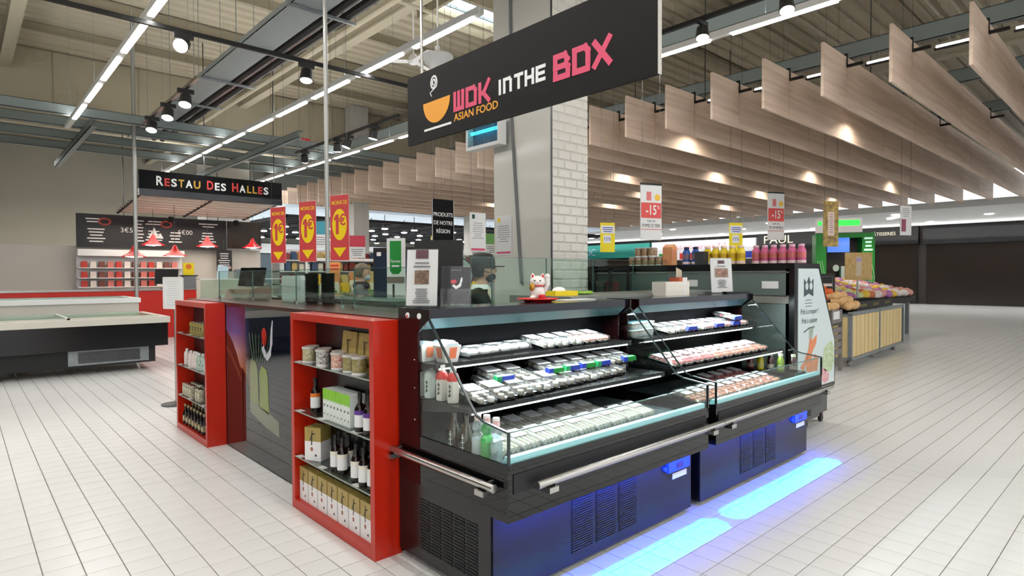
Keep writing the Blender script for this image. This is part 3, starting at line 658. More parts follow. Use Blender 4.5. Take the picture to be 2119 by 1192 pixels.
# ---------------------------------------------------------------- bottles
def bottle(kind, label, loc, rz=0, group=None, cat='bottle'):
    if kind in PROTO: return dup(PROTO[kind], loc, rz, label, group)
    t = thing({'jar': 'jar', 'can': 'can'}.get(kind.split('_')[0], 'bottle'), label, cat, loc, rz, group); PROTO[kind] = t
    def L(nm, prof, mt, n=16, cap=True): return obj(nm, MB().lathe(prof, n, cap=cap), mt, t, True)
    if kind == 'ramune_clear' or kind == 'ramune_green' or kind == 'ramune_white':
        gm = {'ramune_clear': glass('ramune_glass', (.85, .93, .95), base=.12, body=.14, bodycol=(.7, .85, .9)), 'ramune_green': glass('ramune_green_glass', (.25, .85, .35), base=.1, body=.3, bodycol=(.15, .7, .25)),
              'ramune_white': glass('ramune_white_glass', (.85, .9, .92), base=.1, body=.2, bodycol=(.85, .9, .92))}[kind]
        L('glass_body', [(.026, 0), (.03, .006), (.03, .105), (.025, .118), (.018, .126), (.028, .145), (.026, .165), (.017, .182), (.015, .195)], gm)
        L('wrap', [(.0305, .02), (.0305, .095)], {'ramune_clear': TRAYC, 'ramune_green': mat('green_wrap', c(110, 190, 110), .4), 'ramune_white': mat('white_wrap', c(216, 220, 224), .4)}[kind])
        L('neck_label', [(.0175, .183), (.0175, .208)], mat('red_white_neck', c(220, 120, 110), .4, noise=(120, .5), col2=c(240, 238, 236)))
        L('cap', [(.017, .208), (.0175, .212), (.0165, .222)], WHITEP)
    elif kind.startswith('drink'):
        bm = mat('milk_drink_'+kind, {'drink_red': c(220, 212, 202), 'drink_white': c(208, 214, 206)}[kind], .3)
        L('body', [(.03, 0), (.033, .01), (.033, .10), (.034, .104), (.033, .11), (.03, .125)], bm, 6)
        L('shoulder', [(.033, .112), (.033, .125), (.024, .148), (.016, .155)], RED if kind == 'drink_red' else bm, 10)
        L('cap', [(.0165, .155), (.0175, .16), (.0175, .182), (.016, .185)], WHITEP)
        b = MB()
        for i in range(3): b.box(-.008, .008, -.0335, -.031, .04+i*.022, .043+i*.022).box(-.002, .001, -.0335, -.031, .036+i*.022, .052+i*.022).box(-.006+.003*i, -.003+.003*i, -.0335, -.031, .032+i*.022, .04+i*.022)
        obj('print', b, INK, t)
    elif kind == 'brown_tall':
        L('body', [(.028, 0), (.03, .006), (.03, .11), (.02, .14), (.012, .16), (.012, .19)], glass('brown_glass', (.5, .38, .22), base=.1, body=.5, bodycol=(.12, .09, .05)))
        L('cap', [(.013, .19), (.013, .205)], BLACKM); obj('print', MB().box(-.002, .002, -.032, -.03, .02, .1).box(-.014, .012, -.032, -.03, .03, .034).box(-.012, .01, -.032, -.03, .055, .059).box(-.008, .008, -.032, -.03, .08, .084), WHITE, t)
    elif kind.startswith('juice'):
        cc = {'juice_red': c(110, 14, 30), 'juice_yellow': c(214, 200, 30), 'juice_dark': c(54, 12, 20), 'juice_green': c(120, 150, 40)}[kind]
        L('body', [(.028, 0), (.03, .008), (.03, .08), (.02, .11), (.016, .12)], mat(kind+'_fill', cc, .1, coat=.5))
        L('label_band', [(.0305, .015), (.0305, .05)], mat(kind+'_band', (cc[0]*.6+.2, cc[1]*.6+.2, cc[2]*.6+.15, 1), .5))
        L('cap', [(.018, .12), (.019, .122), (.019, .14), (.017, .142)], mat('cap_pale', c(214, 220, 190), .4))
    elif kind.startswith('sauce'):
        lc = {'sauce_orange': c(226, 120, 40), 'sauce_purple': c(90, 50, 140), 'sauce_white': c(232, 226, 208)}[kind]
        L('body', [(.03, 0), (.032, .006), (.032, .13), (.02, .155), (.012, .165), (.012, .215)], mat('dark_sauce', c(24, 12, 8), .08))
        L('label_band', [(.0326, .03), (.0326, .10)], PAPER); L('label_top', [(.0326, .10), (.0326, .125)], mat(kind+'_l', lc, .5))
        L('cap', [(.0135, .19), (.0135, .222)], BLACKM)
    elif kind == 'soy_slim':
        L('body', [(.026, 0), (.028, .006), (.028, .10), (.016, .13), (.011, .14), (.011, .19)], mat('soy', c(22, 12, 10), .06)); L('label_band', [(.0286, .03), (.0286, .085)], mat('soy_label', c(210, 196, 150), .5, noise=(60, .5), col2=c(60, 40, 36))); L('cap', [(.0125, .17), (.0125, .195)], mat('soy_cap', c(160, 140, 100), .4))
    elif kind.startswith('jar'):
        fc, f2 = {'jar_green': (c(140, 134, 92), c(206, 196, 160)), 'jar_black': (c(40, 38, 36), c(226, 224, 220)), 'jar_red': (c(176, 52, 38), c(232, 210, 190)), 'jar_olive': (c(110, 96, 40), c(170, 160, 110)), 'jar_brown': (c(112, 70, 44), c(200, 170, 130))}[kind]
        L('body', [(.04, 0), (.042, .006), (.042, .085), (.04, .09)], mat(kind+'_fill', fc, .25, noise=(70, .5), col2=f2, coat=.4)); L('lid', [(.044, .088), (.046, .091), (.046, .1), (.043, .103)], mat('jar_lid', c(200, 198, 190), .35))
        L('foot', [(.0425, .0), (.0425, .01)], WHITEP)
    elif kind.startswith('can'):
        cc = {'can_white': c(222, 214, 190), 'can_dark': c(70, 66, 44)}[kind]
        L('body', [(.03, 0), (.033, .006), (.033, .11), (.029, .12)], mat(kind+'_c', cc, .35, noise=(50, .4), col2=c(120, 110, 84) if kind == 'can_white' else c(190, 170, 90))); L('rim', [(.0295, .119), (.0295, .123), (.027, .123)], STEEL)
    elif kind.startswith('pet'):
        cc = {'pet_red': c(222, 196, 188), 'pet_green': c(70, 150, 110), 'pet_blue': c(170, 210, 214)}[kind]
        L('body', [(.028, 0), (.03, .006), (.03, .11), (.02, .135), (.013, .14)], mat(kind+'_c', cc, .2, noise=(40, .35), col2=c(236, 232, 228))); L('cap', [(.0145, .14), (.0145, .158), (.013, .16)], WHITEP)
    elif kind.startswith('shop'):
        cc = {'shop_pink': c(206, 92, 140), 'shop_yellow': c(238, 208, 30), 'shop_blue': c(40, 90, 170)}[kind]
        L('body', [(.038, 0), (.042, .01), (.042, .13), (.03, .16), (.02, .17)], mat(kind+'_c', cc, .25)); L('foot_band', [(.0425, .008), (.0425, .035)], mat(kind+'_w', c(240, 214, 214), .4))
        L('label_band', [(.0425, .06), (.0425, .115)], mat(kind+'_l', c(206, 120, 60) if kind == 'shop_pink' else c(180, 120, 20), .5, noise=(90, .5), col2=cc)); L('cap', [(.026, .168), (.028, .172), (.028, .19), (.026, .195)], mat('cap_'+kind, {'shop_pink': c(230, 180, 200), 'shop_yellow': c(244, 214, 190), 'shop_blue': c(30, 40, 80)}[kind], .4))
    return t
for i, (x, y) in enumerate(((1.845, 2.75), (1.85, 2.665))): bottle('drink_white', f'pale milky drink bottle, {("rear one", "second")[i]} at the glass end of the middle shelf', (x, y, Z2), R(-70), 'milky drink bottles')
for i, (x, y) in enumerate(((1.855, 2.565), (1.86, 2.475))): bottle('drink_red', f'milky drink bottle with red shoulder, {("farther", "nearer")[i]} one at the glass end', (x, y, Z2), R(-70), 'milky drink bottles')
bottle('brown_tall', 'dark glass bottle with white script, behind the marble soda bottles', (1.87, 2.48, Z3), R(-80)); bottle('brown_tall', 'dark glass bottle with white strokes, touching the pale soda bottle', (1.875, 2.385, Z3), R(-80))
bottle('ramune_white', 'pale marble soda bottle standing rearmost at the glass end', (1.87, 2.29, Z3)); bottle('ramune_green', 'green marble soda bottle in the glass end of the case', (1.865, 2.215, Z3)); bottle('ramune_clear', 'clear marble soda bottle nearest the glass corner', (1.86, 2.14, Z3))
obj('riser', MB().box(C2+1.49-C2, L2-.015, .12, .62, .655, .72), BLACKP, bpy.data.objects['refrigerated_case.001'])
for i, (kd, x, y) in enumerate((('juice_red', 5.15, 2.50), ('juice_yellow', 5.17, 2.42), ('juice_dark', 5.19, 2.34), ('juice_green', 5.21, 2.26), ('juice_dark', 5.25, 2.17))):
    bottle(kd, f'small {("red", "yellow", "dark red", "green", "dark brown")[i]} juice bottle in the far corner of the deck', (x, y, .7205), 0, 'juice bottles on the deck')
# ---------------------------------------------------------------- red shelf units
def red_unit(label, y_far, wdt):
    t = thing('shelf_unit', label, 'shelf unit', (1.64, y_far, 0), R(-90))
    D, H_ = .168, 1.305
    obj('side_panel', MB().box(0, .045, 0, D, 0, H_), REDL, t); obj('side_panel', MB().box(wdt-.045, wdt, 0, D, 0, H_), REDL, t)
    obj('top_panel', MB().box(.045, wdt-.045, 0, D, H_-.045, H_), REDL, t); obj('bottom_panel', MB().box(.045, wdt-.045, 0, D, 0, .06), REDL, t)
    obj('back_panel', MB().box(.045, wdt-.045, D-.008, D, .06, H_-.045), mat('unit_back', c(16, 10, 12), .3), t)
    for z in (.975, .65, .345):
        s = obj('glass_shelf', MB().box(.046, wdt-.046, .004, D-.01, z, z+.008), glass('shelf_glass', (.82, .9, .88), base=.1, refl=.6, body=.1, bodycol=(.3, .36, .35)), t)
        obj('front_edge', MB().box(.046, wdt-.046, .002, .004, z, z+.008), mat('shelf_glass_edge', c(150, 160, 150), .2), s)
        for x in (.1, .42, .86):
            if x < wdt-.1: obj('price_card', MB().box(x-.035, x+.035, .003, .04, z+.0085, z+.0095), PAPER, s)
    return t
YA, WA = 3.985, 1.095
red_unit('glossy red shelf unit beside the display case, gold and white boxes at its bottom', YA, WA)
YB, WB = 6.885, 1.02
red_unit('glossy red shelf unit beside the freezer aisle, dark slim bottles at its bottom', YB, WB)
def onA(x, y): return 1.64+y, YA-x
def onB(x, y): return 1.64+y, YB-x
GOLD = mat('gold_paper', c(176, 152, 84), .4, noise=(14, .15)); WBOX = mat('white_box', c(236, 232, 230), .5)
def gift_box(label, X, Y, z, rz, grp):
    if 'gift' in PROTO: return dup(PROTO['gift'], (X, Y, z), rz, label, grp)
    t = thing('gift_box', label, 'box', (X, Y, z), rz, grp); PROTO['gift'] = t
    w_, d_, h_ = .062, .055, .215
    obj('lower_half', MB().box(-w_, w_, -d_, d_, 0, .125), WBOX, t); top = obj('upper_half', MB().box(-w_, w_, -d_, d_, .125, h_), GOLD, t)
    obj('top_flap', MB().box(-w_, w_, -.004, .004, h_, h_+.001), INK, top)
    b = MB()
    for T in (Matrix.Identity(4), Matrix.Rotation(-PI/2, 4, 'Z') @ Matrix.Translation((0, .007, 0))):
        q = -d_-.0008
        b.prism([(-.012, .10), (-.004, .10), (-.002, .18), (.0, .195), (-.006, .195), (-.008, .18)], 'y', q, q+.0006, 0, T)
        b.prism([(-.004, .178), (.02, .176), (.03, .184), (.018, .172), (-.004, .168)], 'y', q, q+.0006, 0, T)
        b.prism([(-.022, .13), (-.012, .165), (-.009, .16), (-.016, .13)], 'y', q, q+.0006, 0, T)
    obj('brush_print', b, INK, t)
    obj('seal_print', MB().prism(circ(-.008, .075, .011, 12, .014), 'y', -d_-.0008, -d_), mat('seal_brown', c(170, 110, 90), .6), t)
    obj('mark_print', MB().prism([(.012, .03), (.034, .03), (.024, .046)], 'y', -d_-.0008, -d_), INK, t)
    return t
G_ = 'gold and white boxes'
for i in range(7):
    X, Y = onA(.115+i*.138, .085); gift_box(f'gold and white box, {ordn(i+1)} from the mural end, bottom of the red shelf', X, Y, .0605, R(-90), G_)
X, Y = onA(.22, .085); gift_box('gold and white box standing turned, alone on the third glass shelf', X, Y, .3535, R(-62), G_)
J = 'spice jars on the top glass shelf'
for i, (kd, x, y, d) in enumerate((('jar_green', .115, .10, 'pale green, behind the frontmost pale jar'), ('jar_green', .165, .055, 'pale green, front left'), ('jar_black', .30, .10, 'black speckled, rear'), ('jar_black', .365, .055, 'black speckled, front'), ('jar_red', .50, .10, 'red printed, rear'), ('jar_red', .575, .055, 'red printed, front'), ('jar_olive', .72, .058, 'olive, widest view beside the red jars'), ('jar_olive', .83, .058, 'olive, hidden beside the unit side'))):
    X, Y = onA(x, y); bottle(kd, f'round jar with pale lid, {d}, on the red shelf', (X, Y, .9835), 0, J, 'jar')
def pouch(label, X, Y, z, rz, grp):
    if 'pouch' in PROTO: return dup(PROTO['pouch'], (X, Y, z), rz, label, grp)
    t = thing('pouch', label, 'pouch', (X, Y, z), rz, grp); PROTO['pouch'] = t
    obj('bag', MB().prism([(-.022, 0), (.022, 0), (.018, .06), (.004, .225), (-.004, .225), (-.02, .06)], 'x', -.09, .09), mat('kraft_gold', c(190, 166, 96), .4, noise=(22, .3), bump=(14, .6)), t)
    obj('print', MB().box(-.012, -.004, -.019, -.016, .07, .17).box(-.03, .02, -.012, -.008, .17, .176).box(-.07, .07, -.021, -.019, .03, .05), mat('pouch_ink', c(92, 74, 40), .5), t)
    return t
for i, x in enumerate((.585, .79)):
    X, Y = onA(x, .135); pouch(f'gold paper pouch behind the jars, {("over the red jars", "over the olive jars")[i]}', X, Y, .9835, R(-90), 'gold pouches')
X, Y = onA(.20, .08); bottle('sauce_orange', 'dark bottle with orange and white label, alone on the second shelf', (X, Y, .6585))
def slim(label, X, Y, z, rz, grp):
    if 'slim' in PROTO: return dup(PROTO['slim'], (X, Y, z), rz, label, grp)
    t = thing('slim_box', label, 'box', (X, Y, z), rz, grp); PROTO['slim'] = t
    obj('carton', MB().box(-.021, .021, -.05, .05, 0, .19), mat('slim_white', c(226, 232, 226), .5), t)
    obj('green_print', MB().prism([(-.0205, .19), (.0205, .19), (.0205, .13), (.014, .118), (.008, .135), (.0, .115), (-.008, .135), (-.015, .12), (-.0205, .13)], 'y', -.0512, -.05), mat('leaf_green', c(134, 200, 40), .5), t)
    obj('small_print', MB().box(-.008, .008, -.0512, -.05, .08, .095).box(-.004, .006, -.0512, -.05, .03, .04), GREYP, t)
    return t
for i in range(8):
    X, Y = onA(.425+i*.0445, .085); slim(f'slim white box with green grass print, {ordn(i+1)} from the orange-label bottle', X, Y, .6585, R(-90), 'slim green boxes')
for i, (x, y) in enumerate(((.82, .12), (.86, .045), (.93, .11), (.96, .045))):
    X, Y = onA(x, y); bottle('sauce_purple', f'dark bottle with purple label, {("rear, next to the slim boxes", "front, next to the slim boxes", "rear, near the unit side", "front, near the unit side")[i]}', (X, Y, .6585), 0, 'purple label bottles')
for i, (x, y) in enumerate(((.47, .11), (.53, .055), (.575, .12), (.62, .055))):
    X, Y = onA(x, y); bottle('sauce_white', f'dark bottle with cream label, {ordn(i+1)} after the single gold box', (X, Y, .3535), 0, 'cream label bottles')
for i, (x, y) in enumerate(((.78, .12), (.80, .05), (.87, .11), (.90, .045), (.97, .10), (.99, .05))):
    X, Y = onA(x, y); bottle('sauce_white', f'dark bottle with cream label, {ordn(i+1)} of the cluster near the unit side', (X, Y, .3535), 0, 'cream label bottles')
# far unit
for j in range(2):
    for i in range(5):
        X, Y = onB(.40+i*.085, .06+.075*j); bottle('can_dark', f'dark patterned can, {("front", "rear")[j]} row {ordn(i+1)}, top of the farther red shelf', (X, Y, .9835), 0, 'dark cans', 'can')
for i, (kd, x, y) in enumerate((('pet_red', .14, .07), ('pet_red', .36, .05), ('pet_red', .44, .06), ('pet_red', .52, .06), ('pet_green', .64, .05), ('pet_green', .72, .06), ('pet_blue', .80, .07), ('pet_green', .87, .06))):
    X, Y = onB(x, y); bottle(kd, f'{ {"pet_red": "pale red", "pet_green": "green", "pet_blue": "pale blue"}[kd]} drink bottle, {ordn(i+1)} along the second glass shelf of the farther unit', (X, Y, .6585), 0, 'small drink bottles')
for j in range(2):
    for i in range(6):
        X, Y = onB(.15+i*.08+(.0 if i < 4 else .12), .05+.075*j); bottle('can_white', f'cream can, {("front", "rear")[j]} row {ordn(i+1)}, third glass shelf of the farther unit', (X, Y, .3535), 0, 'cream cans', 'can')
for j in range(2):
    for i in range(7):
        X, Y = onB(.13+i*.105, .05+.07*j); bottle('soy_slim', f'slim dark bottle, {("front", "rear")[j]} row {ordn(i+1)}, bottom of the farther red unit', (X, Y, .0605), 0, 'slim dark bottles')
# ---------------------------------------------------------------- island wall, mural, counter
wl = struct('wall_island', MB().box(1.825, 1.90, 2.905, 7.05, 0, 1.28), BLACKP)
struct('wall_island_end', MB().box(1.90, 5.2, 6.97, 7.05, 0, 1.20), BLACKP)
mu = thing('mural_panel', 'glossy dark mural between the red shelves, dusk sky and curved temple roof', 'mural', (1.812, 5.855, 0), R(-90))
MM = mat('mural_print', c(20, 24, 60), .03, spec=.8); nt = MM.node_tree
tc = nt.nodes.new('ShaderNodeTexCoord'); sp = nt.nodes.new('ShaderNodeSeparateXYZ'); nt.links.new(tc.outputs['Object'], sp.inputs[0])
mr = nt.nodes.new('ShaderNodeMapRange'); mr.inputs[1].default_value = .72; mr.inputs[2].default_value = 1.28
nt.links.new(sp.outputs['Z'], mr.inputs[0]); rp = nt.nodes.new('ShaderNodeValToRGB'); nt.links.new(mr.outputs[0], rp.inputs[0])
el = rp.color_ramp.elements; el[0].position = 0; el[0].color = c(214, 140, 80); el[1].position = 1; el[1].color = c(52, 44, 96)
e = el.new(.3); e.color = c(190, 150, 150); e = el.new(.6); e.color = c(88, 92, 160)
mx = nt.nodes.new('ShaderNodeMix'); mx.data_type = 'RGBA'
m2 = nt.nodes.new('ShaderNodeMapRange'); m2.inputs[1].default_value = .25; m2.inputs[2].default_value = .62; nt.links.new(sp.outputs['X'], m2.inputs[0])
nt.links.new(m2.outputs[0], mx.inputs[0]); nt.links.new(rp.outputs[0], mx.inputs[6]); mx.inputs[7].default_value = c(8, 14, 30)
nt.links.new(mx.outputs[2], nt.nodes['Principled BSDF'].inputs[0])
obj('board', MB().box(0, 1.86, 0, .012, 0, 1.285), MM, mu)
def print_mat(n, col): return mat('mural_'+n, col, .04, spec=.8)
poly('temple_roof', [(.0, .0), (.0, 1.06), (.06, 1.03), (.16, .97), (.27, .87), (.36, .76), (.42, .74), (.44, .70), (.42, .0)], print_mat('roof', c(58, 24, 16)), mu, 0, .001)
poly('roof_ridge', [(.0, .93), (.14, .87), (.28, .76), (.40, .66), (.40, .63), (.26, .72), (.12, .82), (.0, .88)], print_mat('ridge', c(120, 58, 34)), mu, -.001, .001)
poly('dark_base', [(.42, .0), (.42, .76), (.5, .7), (.62, .55), (1.86, .42), (1.86, 0)], print_mat('base', c(22, 22, 22)), mu, 0, .001)  # plain dark lower area of the mural print
poly('pack_print', [(.60, .50), (.60, .80), (.64, .86), (.74, .84), (.78, .78), (.80, .48)], print_mat('pack', c(124, 130, 76)), mu, -.001, .001)
poly('lime_pack_print', [(.82, .47), (.82, .76), (.87, .82), (.97, .80), (1.0, .74), (1.02, .44)], print_mat('lime', c(120, 136, 34)), mu, -.001, .001)
poly('rice_print', [(.60, .40), (.60, .50), (1.02, .46), (1.22, .42), (1.22, .30), (.9, .34)], print_mat('rice', c(120, 122, 98)), mu, -.001, .001)
mbl = MB()
for i in range(7): mbl.prism([(.66+i*.045, .84), (.675+i*.045, .84), (.60+i*.075, 1.08), (.585+i*.075, 1.06)], 'y', -.002, -.001)
obj('leek_print', mbl, print_mat('leek', c(86, 104, 80)), mu)
poly('red_roll_print', circ(.93, 1.06, .055, 16, .075), print_mat('red', c(196, 54, 40)), mu, -.001, .001)
mbl = MB().tube([(.90, -.001, .98), (.93, -.001, .93), (.99, -.001, .90), (1.05, -.001, .94), (1.08, -.001, 1.02), (1.09, -.001, 1.12), (1.11, -.001, 1.2)], [.03, .032, .03, .028, .024, .018, .008], 8)
mbl.v = [(a, -.0015+(b+.001)*.02, e_) for a, b, e_ in mbl.v]
obj('white_dragon_print', mbl, print_mat('white', c(206, 206, 214)), mu)
mbl = MB()
for i in range(16): mbl.box(.78+i*.045, .785+i*.045, -.0015, -.001, .27+.02*(i % 3), .36-.015*(i % 2)).box(.78+i*.045, .80+i*.045, -.0015, -.001, .33-.03*(i % 2), .336-.03*(i % 2))
obj('faint_script', mbl, print_mat('script', c(104, 106, 104)), mu)
REDBR = mat('counter_red_brown', c(64, 26, 22), .3, spec=.3)
tag(obj('counter_top', MB().box(1.80, 2.38, 2.91, 7.08, 1.285, 1.312), REDBR), 'dark red-brown counter slab running above the mural and red shelves', 'counter')
# glass screens of the stand
def glass_run(name, label, p, q, z0, z1, n, cat='glass screen'):
    p = Vector(p); q = Vector(q); L = (q-p).length; t = thing(name, label, cat, (p.x, p.y, z0), math.atan2(q.y-p.y, q.x-p.x))
    w_ = L/n
    for i in range(n):
        g = obj('pane', MB().box(i*w_+.002, (i+1)*w_-.002, -.004, .004, 0, z1-z0), GLASSG, t)
        obj('edge', MB().box(i*w_+.002, (i+1)*w_-.002, -.005, .005, z1-z0, z1-z0+.003).box(i*w_+.002, i*w_+.005, -.005, .005, 0, z1-z0), GLASSE, g)
    for i in range(n+1): obj('clip', MB().box(max(i*w_-.015, 0), min(i*w_+.015, L), -.012, .012, 0, .03), STEEL, t)
    return t
glass_run('glass_screen', 'clear upright glass screen along the counter above the mural', (2.1, 7.0, 0), (2.1, 2.95, 0), 1.312, 1.60, 4)
glass_run('glass_screen', 'clear upright glass screen in front of the cook', (2.5, 3.64, 0), (5.6, 3.64, 0), 1.2505, 1.69, 5)
glass_run('glass_screen', 'low glass leaf with faint lettering on the counter behind the red shelf', (2.02, 4.0, 0), (2.02, 3.05, 0), 1.312, 1.40, 1)
WORK = mat('worktop_grey', c(120, 124, 118), .3)
t = thing('service_counter', 'grey-topped service counter right behind the display cases', 'counter', (2.3, 2.91, 0))
obj('body', MB().box(0, 3.35, .02, .83, 0, 1.22), BLACKP, t); obj('worktop', MB().box(-.0, 3.38, 0, .85, 1.22, 1.25), WORK, t); obj('raised_shelf', MB().box(.95, 3.35, .0, .66, 1.36, 1.39).box(.95, .98, .0, .66, 1.25, 1.36).box(3.32, 3.35, .0, .66, 1.25, 1.36), WORK, t)
t = thing('prep_counter', 'dark preparation counter with steel top at the foot of the pillar', 'counter', (3.9, 3.8, 0))
obj('body', MB().box(0, .75, .0, 1.5, 0, .86), BLACKP, t); obj('top', MB().box(-.02, .77, -.02, 1.52, .86, .9), STEEL, t)
# ---------------------------------------------------------------- things on the case tops
ZT = 1.3725
def card(label, loc, rz, h, front, img, black=False, wid=.2):
    t = thing('menu_card', label, 'menu card', loc, rz)
    obj('sheet', MB().box(-wid/2, wid/2, -.002, .002, .012, h), front, t, rot=(R(-6), 0, 0))
    obj('acrylic_front', MB().box(-wid/2-.005, wid/2+.005, -.006, -.003, .004, h+.006), ACRYL, t, rot=(R(-6), 0, 0))
    obj('foot', MB().box(-wid/2-.005, wid/2+.005, -.03, .06, 0, .005), ACRYL, t)
    return t
def onface(t, mb, m_, name, z0=0): o = obj(name, mb, m_, t, rot=(R(-6), 0, 0)); return o
t = card('white menu card with a small sushi photo in acrylic stand at the case end', (1.865, 2.765, ZT), R(-52), .32, PAPER, None, False, .175)
onface(t, MB().box(-.035, .035, -.008, -.0065, .27, .318), mat('card_logo', c(92, 60, 66), .5), 'logo'); onface(t, MB().box(-.04, .04, -.008, -.0065, .13, .205), mat('sushi_photo', c(150, 120, 96), .5, noise=(60, .7), col2=c(60, 48, 44)), 'photo')
onface(t, lines(lines(MB(), -.06, .06, .25, .008, 2, .02, -.0065, 3), -.05, .05, .105, .005, 8, .0105, -.0065, 4), GREYP, 'small_print')
t = card('black flyer card with red and white emblem in clear holder', (2.13, 2.80, ZT), R(-46), .225, mat('flyer_black', c(30, 30, 36), .6, spec=.2), None, True, .165)
onface(t, MB().prism(circ(-.015, .14, .018, 14, .012), 'y', -.008, -.0065), mat('flyer_red', c(214, 90, 96), .4), 'red_mark')
b = MB().tube([(-.02, -.007, .12), (.0, -.007, .105), (.022, -.007, .118), (.03, -.007, .145), (.032, -.007, .165)], [.008, .011, .01, .007, .003], 6); b.v = [(x, -.0072+(y+.007)*.05, z) for x, y, z in b.v]
onface(t, b, WHITE, 'white_mark'); onface(t, lines(MB(), -.05, .05, .21, .006, 1, .02, -.0065, 1), GREYP, 'heading')
obj('pocket', MB().box(-.085, .085, -.05, -.046, .0, .10).box(-.085, -.081, -.05, .0, 0, .10).box(.081, .085, -.05, .0, 0, .10), ACRYL, t)
t = card('white menu card with a round dish photo standing at the far case end', (5.17, 2.78, ZT), R(-32), .325, PAPER, None, False, .21)
onface(t, MB().box(-.032, .032, -.008, -.0065, .275, .305), mat('card_logo', c(92, 60, 66), .5), 'logo'); onface(t, MB().prism(circ(0, .19, .06, 18, .036), 'y', -.0085, -.0072), mat('dish_photo', c(190, 150, 130), .5, noise=(40, .6), col2=c(96, 60, 50)), 'dish'); onface(t, MB().box(-.065, .065, -.0072, -.0065, .15, .232), mat('dish_ground', c(150, 128, 110), .5), 'photo')
onface(t, lines(lines(MB(), -.06, .06, .255, .007, 1, .02, -.0065, 3), -.05, .05, .125, .005, 7, .011, -.0065, 8), GREYP, 'small_print')
tag(obj('black_tray', MB().prism([(-.11, .0), (.11, .0), (.13, .018), (-.13, .018)], 'y', -.07, .0), BLACKM, loc=(5.24, 2.70, ZT), rot=(0, 0, R(-30))), 'shallow black tray at the foot of the far menu card', 'tray')
# waving cat on its red tray
t = thing('plate', 'glossy red oval tray under the white waving cat', 'tray', (2.83, 2.83, ZT))
obj('dish', MB().lathe([(.07, 0), (.075, .004), (.11, .018), (.108, .024), (.07, .012)], 20, T=Matrix.Scale(1.25, 4, (.74, -.67, 0))), mat('tray_red', c(226, 40, 36), .25), t, True)
t = thing('waving_cat', 'white ceramic waving cat figure with red collar and gold coin', 'figurine', (2.83, 2.83, ZT+.0135), R(-48))
CER = mat('ceramic_white', c(240, 236, 230), .15, coat=.5)
obj('body', MB().ball((0, 0, .05), .05, .042, .056, 16, 10).ball((0, -.004, .118), .054, .044, .042, 16, 10).ball((-.03, -.03, .016), .022, .026, .016).ball((.03, -.03, .016), .022, .026, .016), CER, t, True)
for s in (-1, 1):
    e_ = obj('ear', MB().lathe([(.019, 0), (.012, .02), (.002, .034)], 10, (s*.033, 0, .142)), CER, t, True); obj('ear_lining', MB().lathe([(.011, .004), (.006, .018), (.001, .026)], 8, (s*.033, -.011, .144)), RED, e_, True)
obj('raised_paw', MB().tube([(.045, -.005, .06), (.066, -.012, .1), (.064, -.016, .15)], [.016, .015, .016], 10).ball((.064, -.018, .155), .018), CER, t, True)
obj('collar', MB().lathe([(.043, .088), (.046, .092), (.043, .097)], 18), RED, t, True)
obj('coin', MB().ball((-.036, -.042, .085), .018, .008, .026), mat('gold_coin', c(190, 140, 50), .3, .6), t, True)
b = MB()
for s in (-1, 1): b.ball((s*.018, -.044, .126), .006, .004, .005, 8, 5)
obj('eyes', b, INK, t); obj('nose', MB().ball((0, -.048, .115), .004, .003, .003, 8, 5), RED, t)
obj('red_pot', MB().lathe([(.018, 0), (.024, .01), (.024, .03), (.018, .036)], 12, (.03, -.06, 0)), RED, t, True)
t = thing('napkin_box', 'flat yellow box holding white napkins behind the waving cat', 'box', (3.42, 3.16, 1.3905), R(-8)); obj('carton', MB().box(-.11, .11, -.06, .06, 0, .035), YEL, t); obj('napkin', MB().ball((-.03, 0, .04), .06, .04, .028, 10, 6), WHITE, t, True)
tag(obj('paper_sheet', MB().box(-.12, .18, -.06, .05, 0, .004), PAPER, loc=(3.2, 2.86, ZT), rot=(0, 0, R(-6))), 'loose white sheet lying on the case top beside the yellow box', 'paper')
for i in range(3):
    t = thing('carton', f'flat white carton, {("lowest", "middle", "topmost")[i]} of the stack on the case top', 'box', (4.42, 2.84, ZT+.0385*i), R(-4)); obj('box', MB().box(-.16, .16, -.07, .07, 0, .038), mat('white_carton', c(232, 226, 214), .6), t); obj('sticker', MB().box(.07, .12, -.0712, -.07, .008, .03), PAPER, t)
t = thing('stick_box', 'terracotta box with upright paper-wrapped chopsticks behind white cartons', 'box', (4.63, 2.90, ZT), R(-4))
obj('box', MB().box(-.06, .06, -.05, .05, 0, .15), mat('terracotta_card', c(196, 92, 64), .6), t); obj('opening', MB().box(-.055, .055, -.045, .045, .146, .151), INK, t)
b = MB()
for i in range(9): b.box(-.05+i*.009, -.043+i*.009, -.02+.004*(i % 3), -.012+.004*(i % 3), .12, .235-.003*i)
obj('chopstick_packs', b, mat('wrap_paper', c(226, 212, 188), .7), t); obj('label', MB().box(-.01, .055, -.0515, -.05, .11, .15), PAPER, t)
tag(obj('leaf_bunch', MB().ball((0, 0, .012), .11, .05, .012, 12, 5).ball((-.06, .01, .02), .05, .03, .012, 10, 5).ball((.06, .0, .018), .05, .03, .012, 10, 5), mat('leaf_decor', c(150, 200, 50), .5, noise=(40, .4)), loc=(3.72, 3.2, 1.3905)), 'bright green leaf garnish lying on the worktop beside the pillar', 'garnish')
